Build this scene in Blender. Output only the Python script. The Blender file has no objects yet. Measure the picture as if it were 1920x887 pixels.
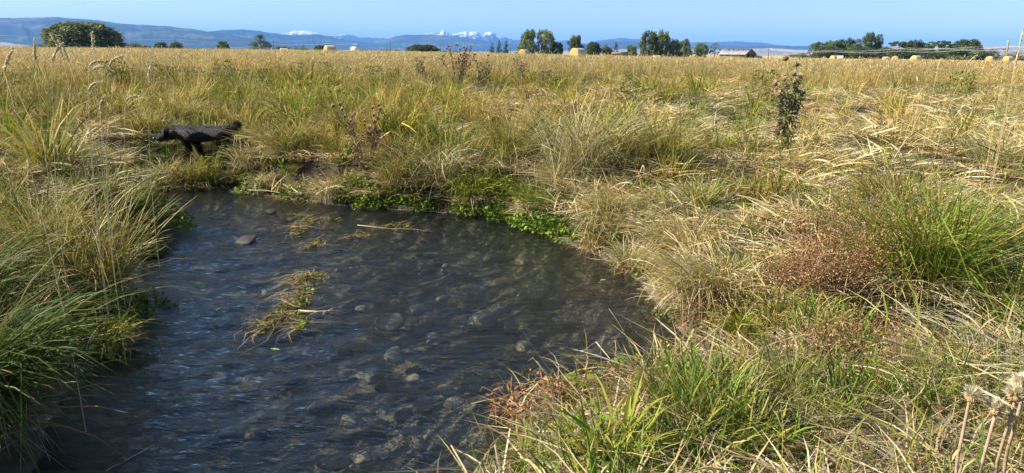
import bpy, math, random
import numpy as np
from mathutils import Vector, Matrix, Euler, noise as mnoise

# ------------------------------------------------------------------ camera, sky, sun, exposure
scene = bpy.context.scene
COL = scene.collection
R = math.radians
EYE = 1.9                       # metres above the water
FPX = 1300.0                    # focal length in pixels of a 1920 px wide frame
PITCH, ROLL = R(14.84), R(0.60)

cam_data = bpy.data.cameras.new("camera")
cam = bpy.data.objects.new("camera", cam_data)
COL.objects.link(cam)
scene.camera = cam
cam_data.sensor_width = 36.0
cam_data.lens = 36.0 * FPX / 1920.0
cam_data.clip_start = 0.05
cam_data.clip_end = 150000.0
CAM_ROT = Matrix.Rotation(R(90) - PITCH, 4, 'X') @ Matrix.Rotation(ROLL, 4, 'Z')
cam.matrix_world = Matrix.Translation((0, 0, EYE)) @ CAM_ROT

SUN_AZ = R(-87)                 # compass-like: 0 = +Y (view direction), negative = to the left
SUN_EL = R(36)
sun_dir = Vector((math.sin(SUN_AZ) * math.cos(SUN_EL), math.cos(SUN_AZ) * math.cos(SUN_EL), math.sin(SUN_EL)))
sun_data = bpy.data.lights.new("sun", 'SUN')
sun_data.energy = 5.0
sun_data.angle = R(0.5)
sun_data.color = (1.0, 0.93, 0.80)
sun = bpy.data.objects.new("sun", sun_data)
COL.objects.link(sun)
sun.rotation_euler = sun_dir.to_track_quat('Z', 'Y').to_euler()

world = bpy.data.worlds.new("World")
scene.world = world
world.use_nodes = True
wn = world.node_tree
wn.nodes.clear()
w_out = wn.nodes.new('ShaderNodeOutputWorld')
w_bg = wn.nodes.new('ShaderNodeBackground')
w_sky = wn.nodes.new('ShaderNodeTexSky')
w_sky.sky_type = 'NISHITA'
w_sky.sun_disc = False
w_sky.sun_elevation = SUN_EL
w_sky.sun_rotation = SUN_AZ
w_sky.altitude = 1100
w_sky.air_density = 1.0
w_sky.dust_density = 0.22
w_sky.ozone_density = 2.0
w_bg.inputs['Strength'].default_value = 0.068
wn.links.new(w_sky.outputs[0], w_bg.inputs['Color'])
wn.links.new(w_bg.outputs[0], w_out.inputs['Surface'])

vs = scene.view_settings
vs.view_transform = 'Standard'
vs.look = 'None'
vs.gamma = 1.0
vs.exposure = 1.2
vs.use_curve_mapping = False
cy = scene.cycles
cy.use_denoising = True
cy.max_bounces = 6
cy.diffuse_bounces = 2
cy.glossy_bounces = 3
cy.transmission_bounces = 4
cy.transparent_max_bounces = 12
cy.volume_bounces = 1
cy.caustics_reflective = False
cy.caustics_refractive = False
cy.sample_clamp_indirect = 4.0

# ------------------------------------------------------------------ helpers
rng = np.random.default_rng(11)
random.seed(5)

def ray(px, py):
    v = Vector(((px - 960.0) / FPX, -(py - 443.5) / FPX, -1.0))
    return (CAM_ROT.to_3x3() @ v).normalized()

def at_z(px, py, z):
    """the point at height z that shows at this place of the photograph"""
    d = ray(px, py)
    t = (z - EYE) / d.z
    return Vector((0, 0, EYE)) + d * t

def at_d(px, py, dist):
    """the point at this ground distance from the camera that shows at this place of the photograph"""
    d = ray(px, py)
    t = dist / math.hypot(d.x, d.y)
    return Vector((0, 0, EYE)) + d * t

def horizon_y(px):
    return 89.0 + px / 1920.0 * 20.0

def sstep(a, b, x):
    t = np.clip((x - a) / (b - a), 0, 1)
    return t * t * (3 - 2 * t)

def _hash(ix, iy, seed):
    h = (ix.astype(np.int64) * 374761393 + iy.astype(np.int64) * 668265263 + seed * 974711) & 0x7fffffff
    h = ((h ^ (h >> 13)) * 1274126177) & 0x7fffffff
    h = (h ^ (h >> 16)) & 0x7fffffff
    return (h % 100003) / 100003.0

def vnoise(x, y, seed=0):
    """value noise, 0..1"""
    x = np.asarray(x, float); y = np.asarray(y, float)
    ix = np.floor(x); iy = np.floor(y)
    fx = x - ix; fy = y - iy
    fx = fx * fx * fx * (fx * (fx * 6 - 15) + 10); fy = fy * fy * fy * (fy * (fy * 6 - 15) + 10)
    a = _hash(ix, iy, seed); b = _hash(ix + 1, iy, seed)
    c = _hash(ix, iy + 1, seed); d = _hash(ix + 1, iy + 1, seed)
    return (a * (1 - fx) + b * fx) * (1 - fy) + (c * (1 - fx) + d * fx) * fy

def fbm(x, y, seed=0, octaves=4, gain=0.5):
    s = 0; a = 1.0; t = 0; x = np.asarray(x, float); y = np.asarray(y, float)
    for o in range(octaves):
        c, sn = math.cos(0.7 * o), math.sin(0.7 * o)
        s = s + a * vnoise((c * x - sn * y) * 2 ** o + 17.3 * o, (sn * x + c * y) * 2 ** o - 9.1 * o, seed + o)
        t += a; a *= gain
    return s / t

def mk_mesh(name, V, faces, C=None, smooth=False):
    """V (n,3); faces: list of integer arrays (k,3) or (k,4); C: (n,3) colours"""
    me = bpy.data.meshes.new(name)
    V = np.asarray(V, np.float32)
    faces = [np.asarray(f, np.int32) for f in faces if len(f)]
    me.vertices.add(len(V)); me.vertices.foreach_set('co', V.ravel())
    loops = np.concatenate([f.ravel() for f in faces])
    starts = []; pos = 0
    for f in faces:
        k = f.shape[1]
        starts.append(pos + np.arange(len(f)) * k); pos += f.size
    starts = np.concatenate(starts).astype(np.int32)
    me.loops.add(len(loops)); me.loops.foreach_set('vertex_index', loops)
    me.polygons.add(len(starts)); me.polygons.foreach_set('loop_start', starts)
    if smooth:
        me.polygons.foreach_set('use_smooth', np.ones(len(starts), bool))
    me.update(calc_edges=True)
    if C is not None:
        C = np.asarray(C, np.float32)
        ca = me.color_attributes.new('Col', 'FLOAT_COLOR', 'POINT')
        ca.data.foreach_set('color', np.hstack([C, np.ones((len(C), 1), np.float32)]).ravel())
    return me

class Geo:
    """collects pieces of geometry that become one mesh"""
    def __init__(self):
        self.V = []; self.F3 = []; self.F4 = []; self.C = []; self.n = 0
    def add(self, V, F3=None, F4=None, C=(1, 1, 1)):
        V = np.asarray(V, np.float32).reshape(-1, 3)
        if F3 is not None and len(F3): self.F3.append(np.asarray(F3, np.int64).reshape(-1, 3) + self.n)
        if F4 is not None and len(F4): self.F4.append(np.asarray(F4, np.int64).reshape(-1, 4) + self.n)
        C = np.asarray(C, np.float32)
        if C.ndim == 1: C = np.repeat(C[None], len(V), 0)
        self.V.append(V); self.C.append(C); self.n += len(V)
    def mesh(self, name, smooth=False):
        f = []
        if self.F3: f.append(np.concatenate(self.F3))
        if self.F4: f.append(np.concatenate(self.F4))
        return mk_mesh(name, np.concatenate(self.V), f, np.concatenate(self.C), smooth)
    # a set of n tapering strips: P (n,s+1,3) centre lines, W (n,s+1) half widths, S (n,3) or (n,s+1,3) side directions, C (n,3)
    def strips(self, P, W, S, C, tipC=None):
        n, k, _ = P.shape
        if S.ndim == 2: S = np.repeat(S[:, None, :], k, 1)
        L = P[:, :-1] - S[:, :-1] * W[:, :-1, None]
        Rr = P[:, :-1] + S[:, :-1] * W[:, :-1, None]
        V = np.concatenate([L, Rr, P[:, -1:]], 1)            # per strip: k-1 left, k-1 right, tip
        m = 2 * (k - 1) + 1
        base = (np.arange(n) * m)[:, None]
        F4 = []
        for i in range(k - 2):
            F4.append(np.stack([base[:, 0] + i, base[:, 0] + (k - 1) + i, base[:, 0] + (k - 1) + i + 1, base[:, 0] + i + 1], 1))
        F3 = np.stack([base[:, 0] + k - 2, base[:, 0] + 2 * (k - 1) - 1, base[:, 0] + m - 1], 1)
        Cv = np.repeat(C[:, None, :], m, 1)
        if tipC is not None:
            s = np.linspace(0, 1, k)
            ss = np.concatenate([s[:-1], s[:-1], s[-1:]]) ** 2
            Cv = Cv * (1 - ss)[None, :, None] + tipC[:, None, :] * ss[None, :, None]
        self.add(V.reshape(-1, 3), F3, np.concatenate(F4) if F4 else None, Cv.reshape(-1, 3))
    def tube(self, pts, radii, sides=6, C=(1, 1, 1), cap=True):
        pts = [Vector(p) for p in pts]
        k = len(pts); V = []
        up = Vector((0.13, 0.21, 0.97)).normalized()
        for i, p in enumerate(pts):
            t = (pts[min(i + 1, k - 1)] - pts[max(i - 1, 0)])
            if t.length < 1e-9: t = Vector((0, 0, 1))
            t.normalize()
            ref = up if abs(t.dot(up)) < 0.95 else Vector((1, 0, 0))
            a = t.cross(ref).normalized(); b = t.cross(a)
            r = radii[i] if hasattr(radii, '__len__') else radii
            for j in range(sides):
                an = 2 * math.pi * j / sides
                V.append(p + a * (r * math.cos(an)) + b * (r * math.sin(an)))
        F = [(i * sides + j, i * sides + (j + 1) % sides, (i + 1) * sides + (j + 1) % sides, (i + 1) * sides + j)
             for i in range(k - 1) for j in range(sides)]
        F3 = []
        n0 = len(V)
        if cap:
            V += [pts[0], pts[-1]]
            for j in range(sides):
                F3.append((n0, (j + 1) % sides, j))
                F3.append((n0 + 1, (k - 1) * sides + j, (k - 1) * sides + (j + 1) % sides))
        self.add([tuple(v) for v in V], F3, F, C)
    def box(self, x0, x1, y0, y1, z0, z1, C=(1, 1, 1)):
        V = [(x, y, z) for z in (z0, z1) for y in (y0, y1) for x in (x0, x1)]
        F = [(0, 2, 3, 1), (4, 5, 7, 6), (0, 1, 5, 4), (2, 6, 7, 3), (0, 4, 6, 2), (1, 3, 7, 5)]
        self.add(V, None, F, C)
    def prism(self, poly, y0, y1, C=(1, 1, 1)):
        """polygon given as (x,z) pairs, extruded along y"""
        n = len(poly)
        V = [(x, y0, z) for x, z in poly] + [(x, y1, z) for x, z in poly]
        F4 = [(i, (i + 1) % n, n + (i + 1) % n, n + i) for i in range(n)]
        F3 = [(0, i + 1, i) for i in range(1, n - 1)] + [(n, n + i, n + i + 1) for i in range(1, n - 1)]
        self.add(V, F3, F4, C)

def tag(o, label=None, cat=None, group=None, kind=None):
    if label: o['label'] = label
    if cat: o['category'] = cat
    if group: o['group'] = group
    if kind: o['kind'] = kind
    return o

def obj(name, me, mat, parent=None):
    o = bpy.data.objects.new(name, me)
    COL.objects.link(o)
    if mat is not None and not me.materials: me.materials.append(mat)
    if parent is not None: o.parent = parent
    return o

def thing(name, label, cat, loc=(0, 0, 0), rz=0.0, group=None):
    o = bpy.data.objects.new(name, None)
    COL.objects.link(o)
    o.location = loc; o.rotation_euler = (0, 0, rz)
    o.empty_display_size = 0.1
    return tag(o, label, cat, group)

# ------------------------------------------------------------------ materials
class NT:
    def __init__(self, name):
        self.m = bpy.data.materials.new(name); self.m.use_nodes = True
        self.t = self.m.node_tree; self.t.nodes.clear()
        self.out = self.n('ShaderNodeOutputMaterial')
    def n(self, typ, **kw):
        nd = self.t.nodes.new(typ)
        for k, v in kw.items():
            if k.startswith('i_'):
                key = k[2:].replace('_', ' ')
                nd.inputs[key].default_value = v
            else: setattr(nd, k, v)
        return nd
    def l(self, a, b): self.t.links.new(a, b)
    def noise(self, scale, detail=4, rough=0.55, vec=None, dim='3D'):
        nd = self.n('ShaderNodeTexNoise'); nd.inputs['Scale'].default_value = scale
        nd.inputs['Detail'].default_value = detail; nd.inputs['Roughness'].default_value = rough
        if vec is not None: self.l(vec, nd.inputs['Vector'])
        return nd.outputs['Fac']
    def ramp(self, fac, stops):
        nd = self.n('ShaderNodeValToRGB')
        el = nd.color_ramp.elements
        while len(el) < len(stops): el.new(0.5)
        for e, (p, c) in zip(el, stops):
            e.position = p; e.color = (*c, 1) if len(c) == 3 else c
        self.l(fac, nd.inputs['Fac'])
        return nd.outputs['Color']
    def mix(self, fac, a, b, typ='MIX'):
        nd = self.n('ShaderNodeMix', data_type='RGBA', blend_type=typ)
        for s, v in ((nd.inputs['Factor'], fac), (nd.inputs['A'], a), (nd.inputs['B'], b)):
            pass
        ins = {'f': nd.inputs[0], 'a': nd.inputs[6], 'b': nd.inputs[7]}
        for k, v in (('f', fac), ('a', a), ('b', b)):
            if isinstance(v, bpy.types.NodeSocket): self.l(v, ins[k])
            elif k == 'f': ins[k].default_value = v
            else: ins[k].default_value = (*v, 1) if len(v) == 3 else v
        return nd.outputs[2]
    def coords(self, which='Object'):
        return self.n('ShaderNodeTexCoord').outputs[which]
    def bump(self, height, strength=0.5, dist=0.02, normal=None):
        nd = self.n('ShaderNodeBump'); nd.inputs['Strength'].default_value = strength
        nd.inputs['Distance'].default_value = dist
        self.l(height, nd.inputs['Height'])
        if normal is not None: self.l(normal, nd.inputs['Normal'])
        return nd.outputs['Normal']
    def principled(self, color, rough=0.8, spec=0.3, normal=None, **kw):
        nd = self.n('ShaderNodeBsdfPrincipled')
        if isinstance(color, bpy.types.NodeSocket): self.l(color, nd.inputs['Base Color'])
        else: nd.inputs['Base Color'].default_value = (*color, 1)
        nd.inputs['Roughness'].default_value = rough
        nd.inputs['Specular IOR Level'].default_value = spec
        if normal is not None: self.l(normal, nd.inputs['Normal'])
        for k, v in kw.items(): nd.inputs[k.replace('_', ' ')].default_value = v
        return nd.outputs[0]
    def done(self, shader):
        self.l(shader, self.out.inputs['Surface']); return self.m

def leaf_material(name, instanced, translucency=0.30, rough=0.6, spec=0.13):
    """blade and leaf colour comes from the vertex colours; scattered tufts also carry a tint of their own"""
    t = NT(name)
    a = t.n('ShaderNodeAttribute', attribute_name='Col', attribute_type='GEOMETRY')
    c = a.outputs['Color']
    if instanced:
        b = t.n('ShaderNodeAttribute', attribute_name='tint', attribute_type='INSTANCER')
        c = t.mix(1.0, c, b.outputs['Color'], 'MULTIPLY')
    p = t.principled(c, rough, spec)
    tr = t.n('ShaderNodeBsdfTranslucent'); t.l(c, tr.inputs['Color'])
    mx = t.n('ShaderNodeMixShader'); mx.inputs[0].default_value = translucency
    t.l(p, mx.inputs[1]); t.l(tr.outputs[0], mx.inputs[2])
    return t.done(mx.outputs[0])

def plain(name, color, rough=0.8, spec=0.3, nscale=20, var=0.3, bump=0.3, bdist=0.01):
    t = NT(name)
    co = t.coords()
    nz = t.noise(nscale, 5, 0.6, co)
    lo = tuple(c * (1 - var) for c in color); hi = tuple(min(1, c * (1 + var)) for c in color)
    c = t.ramp(nz, [(0.3, lo), (0.7, hi)])
    return t.done(t.principled(c, rough, spec, t.bump(t.noise(nscale * 3, 4, 0.6, co), bump, bdist)))

M = {}
M['blade'] = leaf_material('grass_blades', True)
M['plant'] = leaf_material('plant_blades', False)
M['tree_leaf'] = leaf_material('tree_leaves', False, 0.4, 0.6, 0.2)

def vcol_material(name, rough=0.85, spec=0.2, nscale=30, var=0.35, bump=0.4, bdist=0.01):
    t = NT(name)
    a = t.n('ShaderNodeAttribute', attribute_name='Col', attribute_type='GEOMETRY')
    co = t.coords()
    nz = t.noise(nscale, 5, 0.6, co)
    v = t.ramp(nz, [(0.25, (1 - var,) * 3), (0.75, (1 + var,) * 3)])
    c = t.mix(1.0, a.outputs['Color'], v, 'MULTIPLY')
    return t.done(t.principled(c, rough, spec, t.bump(t.noise(nscale * 2.5, 4, 0.6, co), bump, bdist)))
M['wood'] = vcol_material('stem_and_wood')

# ------------------------------------------------------------------ palette (linear base colours)
FRESH = (0.14, 0.25, 0.020); GREEN = (0.10, 0.165, 0.020); DARKG = (0.045, 0.08, 0.014)
OLIVE = (0.15, 0.16, 0.035); YELG = (0.30, 0.29, 0.045); GOLD = (0.46, 0.345, 0.115)
STRAW = (0.56, 0.43, 0.21); PALE = (0.70, 0.60, 0.38); RUST = (0.30, 0.13, 0.06); TAN = (0.36, 0.24, 0.11)
GREY = (0.30, 0.26, 0.20)

def pick(n, table, g=rng):
    """n colours drawn from [(weight, colour), ...] with a little jitter"""
    w = np.array([t[0] for t in table], float); w /= w.sum()
    c = np.array([t[1] for t in table])[g.choice(len(table), n, p=w)]
    return np.clip(c * g.uniform(0.75, 1.25, (n, 1)) * g.uniform(0.93, 1.07, (n, 3)), 0.004, 0.9)

# ------------------------------------------------------------------ the stream's outline (water level z = 0)
shore_px = [(255, 342), (330, 347), (430, 353), (520, 368), (600, 378), (700, 388), (830, 394), (900, 400), (960, 414), (1035, 436),
            (1100, 462), (1172, 492), (1228, 535), (1272, 585), (1312, 630), (1345, 664), (1310, 702), (1200, 724), (1080, 732), (1000, 752),
            (988, 792), (1018, 826), (965, 866), (905, 910)]
left_px = [(20, 900), (45, 820), (85, 750), (125, 690), (190, 655), (235, 640), (250, 590), (245, 545), (248, 500), (262, 462),
           (318, 442), (312, 415), (285, 395), (262, 372), (225, 352)]
POLY = [at_z(x, y, 0).xy for x, y in shore_px]
POLY += [Vector(p) for p in ((-0.55, 1.9), (-1.1, 0.6), (-2.2, -1.2), (-4.0, -3.5), (-7.0, -6.5), (-9.5, -4.5), (-6.0, -1.5), (-4.0, 0.6), (-2.9, 2.0))]
POLY += [at_z(x, y, 0).xy for x, y in left_px]
POLY += [Vector(p) for p in ((-6.9, 9.2), (-8.6, 8.9), (-11.5, 9.4), (-15.0, 8.7), (-20.0, 9.6), (-20.0, 10.6), (-15.0, 9.8), (-11.5, 10.4), (-8.4, 10.1))]
POLY = np.array([tuple(p) for p in POLY])

def stream_sd(x, y, wob=True):
    """signed distance to the water's edge: positive on land"""
    x = np.asarray(x, float).ravel(); y = np.asarray(y, float).ravel()
    best = np.full(x.shape, 1e9); inside = np.zeros(x.shape, bool)
    n = len(POLY)
    for i in range(n):
        ax, ay = POLY[i]; bx, by = POLY[(i + 1) % n]
        dx, dy = bx - ax, by - ay
        t = np.clip(((x - ax) * dx + (y - ay) * dy) / (dx * dx + dy * dy + 1e-12), 0, 1)
        best = np.minimum(best, (x - ax - t * dx) ** 2 + (y - ay - t * dy) ** 2)
        c = ((ay > y) != (by > y)) & (x < (bx - ax) * (y - ay) / (by - ay + 1e-12) + ax)
        inside ^= c
    d = np.sqrt(best)
    d = np.where(inside, -d, d)
    if wob: d = d + 0.10 * (fbm(x * 2.2, y * 2.2, 91, 3) - 0.5)
    return d

def ground_z(x, y, sd=None):
    x = np.asarray(x, float).ravel(); y = np.asarray(y, float).ravel()
    r = np.hypot(x, y)
    if sd is None:
        sd = np.full(x.shape, 1e3); m = r < 40
        sd[m] = stream_sd(x[m], y[m])
    spit = np.exp(-(((x - 0.75) / 0.85) ** 2 + ((y - 3.75) / 0.60) ** 2))      # the low muddy spit on the near bank
    spit = np.maximum(spit, np.exp(-(((x - 0.05) / 0.5) ** 2 + ((y - 3.2) / 0.6) ** 2)))
    top = (0.40 + 0.14 * sstep(6.0, 8.0, y)) * sstep(-0.02, 0.62, sd) * (1 - 0.85 * spit) + 0.12 * sstep(0.6, 4.0, sd)
    near = sstep(120, 30, r)
    mound = (fbm(x / 1.25, y / 1.25, 3, 3) - 0.5) * 0.62 * sstep(0.2, 1.2, sd) * near * (1 - 0.85 * spit) + (vnoise(x / 6, y / 6, 8) - 0.5) * 0.25 * near * sstep(0.8, 4, sd)
    pit = sstep(0.70, 0.86, vnoise(x / 0.75, y / 0.75, 5)) * 0.26 * sstep(0.5, 1.0, sd) * sstep(26, 14, r)
    land = top + mound - pit + (0.32 - 0.68 * sstep(-0.25, 0.35, x / (r + 1))) * sstep(35, 110, r)
    bed = -0.27 * sstep(0.0, 0.9, -sd) + (fbm(x * 2.4, y * 2.4, 21, 3) - 0.5) * 0.14 * sstep(0.1, 0.6, -sd)
    return np.where(sd > 0, land + 0.01, bed + 0.01)

def gz(x, y): return float(ground_z([x], [y])[0])
def on_ground(px, py):
    """where the ground shows at this place of the photograph"""
    d = ray(px, py); t = np.arange(2.0, 60.0, 0.02)
    x = d.x * t; y = d.y * t; z = EYE + d.z * t; g = ground_z(x, y)
    k = int(np.argmax(z < g)) if (z < g).any() else -1
    return Vector((x[k], y[k], g[k]))

# ------------------------------------------------------------------ ground: one sheet from the stream bed to the horizon
def axis(lo, hi, step, far):
    a = list(np.arange(lo, hi + 1e-6, step)); s = step
    p = hi
    while p < far: s *= 1.13; p += s; a.append(p)
    s = step; p = lo
    while p > -far: s *= 1.13; p -= s; a.insert(0, p)
    return np.array(a)
gx = axis(-11.0, 11.0, 0.09, 42000); gy = axis(-2.0, 22.0, 0.09, 42000)
X, Y = np.meshgrid(gx, gy)
Z = ground_z(X, Y)
nx_, ny_ = len(gx), len(gy)
idx = np.arange(nx_ * ny_).reshape(ny_, nx_)
F = np.stack([idx[:-1, :-1], idx[:-1, 1:], idx[1:, 1:], idx[1:, :-1]], -1).reshape(-1, 4)
SDg = np.full(X.size, 9.0); mm = np.hypot(X.ravel(), Y.ravel()) < 40
SDg[mm] = stream_sd(X.ravel()[mm], Y.ravel()[mm])
# vertex colour red channel: how far into the stream (bed gravel against soil)
Cg = np.stack([sstep(0.12, -0.12, SDg), sstep(0.7, 0.05, SDg), np.zeros_like(SDg)], 1)
t = NT('soil_and_stream_bed')
co = t.coords()
att = t.n('ShaderNodeAttribute', attribute_name='Col', attribute_type='GEOMETRY')
sep = t.n('ShaderNodeSeparateColor'); t.l(att.outputs['Color'], sep.inputs[0])
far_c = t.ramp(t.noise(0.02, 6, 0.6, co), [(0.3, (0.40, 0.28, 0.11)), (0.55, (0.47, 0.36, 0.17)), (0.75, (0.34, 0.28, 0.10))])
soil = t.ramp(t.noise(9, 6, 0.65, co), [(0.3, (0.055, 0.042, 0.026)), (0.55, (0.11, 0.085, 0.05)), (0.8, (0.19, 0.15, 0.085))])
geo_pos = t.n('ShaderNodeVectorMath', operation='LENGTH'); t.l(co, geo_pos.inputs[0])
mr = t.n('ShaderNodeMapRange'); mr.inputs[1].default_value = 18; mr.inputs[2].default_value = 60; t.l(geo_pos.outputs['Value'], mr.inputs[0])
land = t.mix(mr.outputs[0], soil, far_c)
mud = t.ramp(t.noise(14, 5, 0.6, co), [(0.3, (0.045, 0.035, 0.022)), (0.7, (0.11, 0.085, 0.05))])
land = t.mix(sep.outputs[1], land, mud)
vor = t.n('ShaderNodeTexVoronoi'); vor.inputs['Scale'].default_value = 9.0; t.l(co, vor.inputs['Vector'])
peb = t.ramp(t.noise(5, 5, 0.65, co), [(0.28, (0.12, 0.105, 0.07)), (0.5, (0.29, 0.25, 0.17)), (0.72, (0.46, 0.40, 0.29))])
algae = t.mix(t.ramp(t.noise(1.3, 4, 0.6, co), [(0.5, (0, 0, 0)), (0.7, (0.7, 0.7, 0.7))]), peb, (0.06, 0.07, 0.02))
bedc = t.mix(0.45, algae, t.ramp(vor.outputs['Distance'], [(0.0, (0.42, 0.375, 0.28)), (0.55, (0.12, 0.105, 0.08))]))
silt = t.ramp(t.noise(0.55, 3, 0.5, co), [(0.36, (0.48, 0.48, 0.48)), (0.62, (1, 1, 1))])
bedc = t.mix(1.0, bedc, silt, 'MULTIPLY')
colr = t.mix(sep.outputs[0], land, bedc)
bmp = t.bump(t.noise(30, 5, 0.65, co), 0.6, 0.03)
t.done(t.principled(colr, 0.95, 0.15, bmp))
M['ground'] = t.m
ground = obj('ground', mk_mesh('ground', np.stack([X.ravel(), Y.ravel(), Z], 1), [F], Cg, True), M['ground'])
tag(ground, 'dry meadow soil and stream bed reaching to the horizon', 'ground', kind='structure')

# ------------------------------------------------------------------ water
wx = np.arange(-21, 2.2, 0.035); wy = np.arange(-7, 11.4, 0.035)
# a finer sheet only where the stream runs: the grid is cut to cells near water
X, Y = np.meshgrid(wx, wy)
sdw = np.full(X.size, 1.0)
keep = (X.ravel() > -9.5) | ((Y.ravel() > 7.8) & (Y.ravel() < 11.3))
sdw[keep] = stream_sd(X.ravel()[keep], Y.ravel()[keep], False)
sdw = sdw.reshape(X.shape)
fu = X * 0.80 + Y * 0.60; fv = -X * 0.60 + Y * 0.80            # along / across the current
warp = (fbm(X * 0.6, Y * 0.6, 41, 3) - 0.5) * 1.6
riffle = np.clip(0.65 + 1.1 * np.exp(-(((X + 1.9) / 1.3) ** 2 + ((Y - 3.9) / 1.1) ** 2)) + 0.8 * np.exp(-(((X + 2.6) / 1.4) ** 2 + ((Y - 6.9) / 1.5) ** 2))
                 + 0.35 * (vnoise(X * 0.7, Y * 0.7, 45) - 0.5), 0.12, 1.6)
h = (fbm(fu * 2.4 + warp, fv * 6.0 + warp * 2, 51, 3) - 0.5) * 0.034 \
    + (fbm(fu * 6 + warp * 3, fv * 15 + warp * 3, 61, 2) - 0.5) * 0.013 \
    + (fbm(X * 7, Y * 11, 66, 2) - 0.5) * 0.008
Zw = h * riffle * sstep(0.02, -0.35, sdw)
m_cell = np.minimum(np.minimum(sdw[:-1, :-1], sdw[1:, 1:]), np.minimum(sdw[:-1, 1:], sdw[1:, :-1])) < 0.2
idx = np.arange(X.size).reshape(X.shape)
F = np.stack([idx[:-1, :-1], idx[:-1, 1:], idx[1:, 1:], idx[1:, :-1]], -1)[m_cell]
used = np.unique(F); remap = np.zeros(X.size, np.int64); remap[used] = np.arange(len(used))
Vw = np.stack([X.ravel(), Y.ravel(), Zw.ravel()], 1)[used]
t = NT('stream_water')
co = t.coords()
mp = t.n('ShaderNodeMapping'); mp.inputs['Rotation'].default_value = (0, 0, R(-37)); mp.inputs['Scale'].default_value = (0.8, 2.4, 1.0); t.l(co, mp.inputs['Vector'])
b1 = t.bump(t.noise(6, 5, 0.62, mp.outputs[0]), 0.85, 0.030)
b2 = t.bump(t.noise(34, 4, 0.6, mp.outputs[0]), 0.28, 0.006, b1)
gl = t.n('ShaderNodeBsdfGlossy'); gl.inputs['Roughness'].default_value = 0.04; gl.inputs['Color'].default_value = (1, 1, 1, 1); t.l(b2, gl.inputs['Normal'])
tp = t.n('ShaderNodeBsdfTransparent'); tp.inputs['Color'].default_value = (0.84, 0.86, 0.83, 1)
df = t.n('ShaderNodeBsdfDiffuse'); df.inputs['Color'].default_value = (0.15, 0.155, 0.15, 1)
body = t.n('ShaderNodeMixShader'); body.inputs[0].default_value = 0.03; t.l(tp.outputs[0], body.inputs[1]); t.l(df.outputs[0], body.inputs[2])
fr = t.n('ShaderNodeFresnel'); fr.inputs['IOR'].default_value = 1.333; t.l(b2, fr.inputs['Normal'])
mx = t.n('ShaderNodeMixShader'); t.l(fr.outputs[0], mx.inputs[0]); t.l(body.outputs[0], mx.inputs[1]); t.l(gl.outputs[0], mx.inputs[2])
t.done(mx.outputs[0])
water = obj('stream_water', mk_mesh('stream_water', Vw, [remap[F]], None, True), t.m)
tag(water, 'clear rippled water of the shallow stream', 'water', kind='structure')

# ------------------------------------------------------------------ mountains and hills
def mountain_mat(name, base, patch, snow_z=None, pscale=0.0012):
    t = NT(name)
    co = t.coords()
    n1 = t.noise(pscale, 6, 0.6, co)
    c = t.ramp(n1, [(0.50, base), (0.64, patch)])
    if snow_z:
        gp = t.n('ShaderNodeSeparateXYZ'); t.l(co, gp.inputs[0])
        n2 = t.noise(0.0055, 7, 0.72, co)
        ad = t.n('ShaderNodeMath', operation='MULTIPLY_ADD'); ad.inputs[1].default_value = 950.0
        t.l(n2, ad.inputs[0]); t.l(gp.outputs['Z'], ad.inputs[2])
        mr = t.n('ShaderNodeMapRange'); mr.inputs[1].default_value = snow_z + 455; mr.inputs[2].default_value = snow_z + 520
        t.l(ad.outputs[0], mr.inputs[0])
        c = t.mix(mr.outputs[0], c, (0.68, 0.70, 0.74))
    return t.done(t.principled(c, 0.95, 0.05))

def range_mesh(name, prof, D, W, mat, seed, rough, spur=0.35, nu=420, nv=31, label='', jag=0.0):
    px = np.array([p[0] for p in prof], float); py = np.array([p[1] for p in prof], float)
    u = np.linspace(px[0], px[-1], nu)
    yy = np.interp(u, px, py)
    # soften the straight pieces between the outline's points and add small teeth
    ang = np.arctan((u - 960) / FPX)                        # direction over the ground
    hz = 89 + u / 1920 * 20
    ht = (hz - yy) * D / (1.07 * FPX)
    ht = ht * 1.0 + EYE
    ht = ht + (fbm(u / (14.0 - 4 * min(jag, 2)), u * 0, seed, 5, 0.6) - 0.5) * D / FPX * (2.5 + 2.2 * jag)
    ht = np.maximum(ht, 1.0)
    v = np.linspace(-1, 1, nv)
    U, Vv = np.meshgrid(u, v)
    A = np.arctan((U - 960) / FPX)
    rr = (D + Vv * W) / np.maximum(np.cos(A), 0.3)
    xw = np.sin(A) * rr; yw = np.cos(A) * rr
    wob = (fbm(U / 40.0, Vv * 2, seed + 5, 4) - 0.5)
    ridg = 1 - np.abs(2 * fbm(U / 26.0 + Vv * 0.9, Vv * 1.6, seed + 9, 4) - 1) * 1.5
    fall = np.clip(1 - np.abs(Vv), 0, 1)
    prof_v = fall ** 1.15
    hgt = ht[None, :] * prof_v * (1 + spur * (ridg - 0.75) * (1 - fall) * 1.6 + rough * wob * (1 - fall))
    zw = np.where(np.abs(Vv) >= 0.999, -15.0, np.maximum(hgt, -5.0))
    idx = np.arange(nu * nv).reshape(nv, nu)
    F = np.stack([idx[:-1, :-1], idx[:-1, 1:], idx[1:, 1:], idx[1:, :-1]], -1).reshape(-1, 4)
    o = obj(name, mk_mesh(name, np.stack([xw.ravel(), yw.ravel(), zw.ravel()], 1), [F], None, True), mat)
    return tag(o, label, 'mountain' if 'mountain' in name else 'hill', kind='structure')

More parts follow.
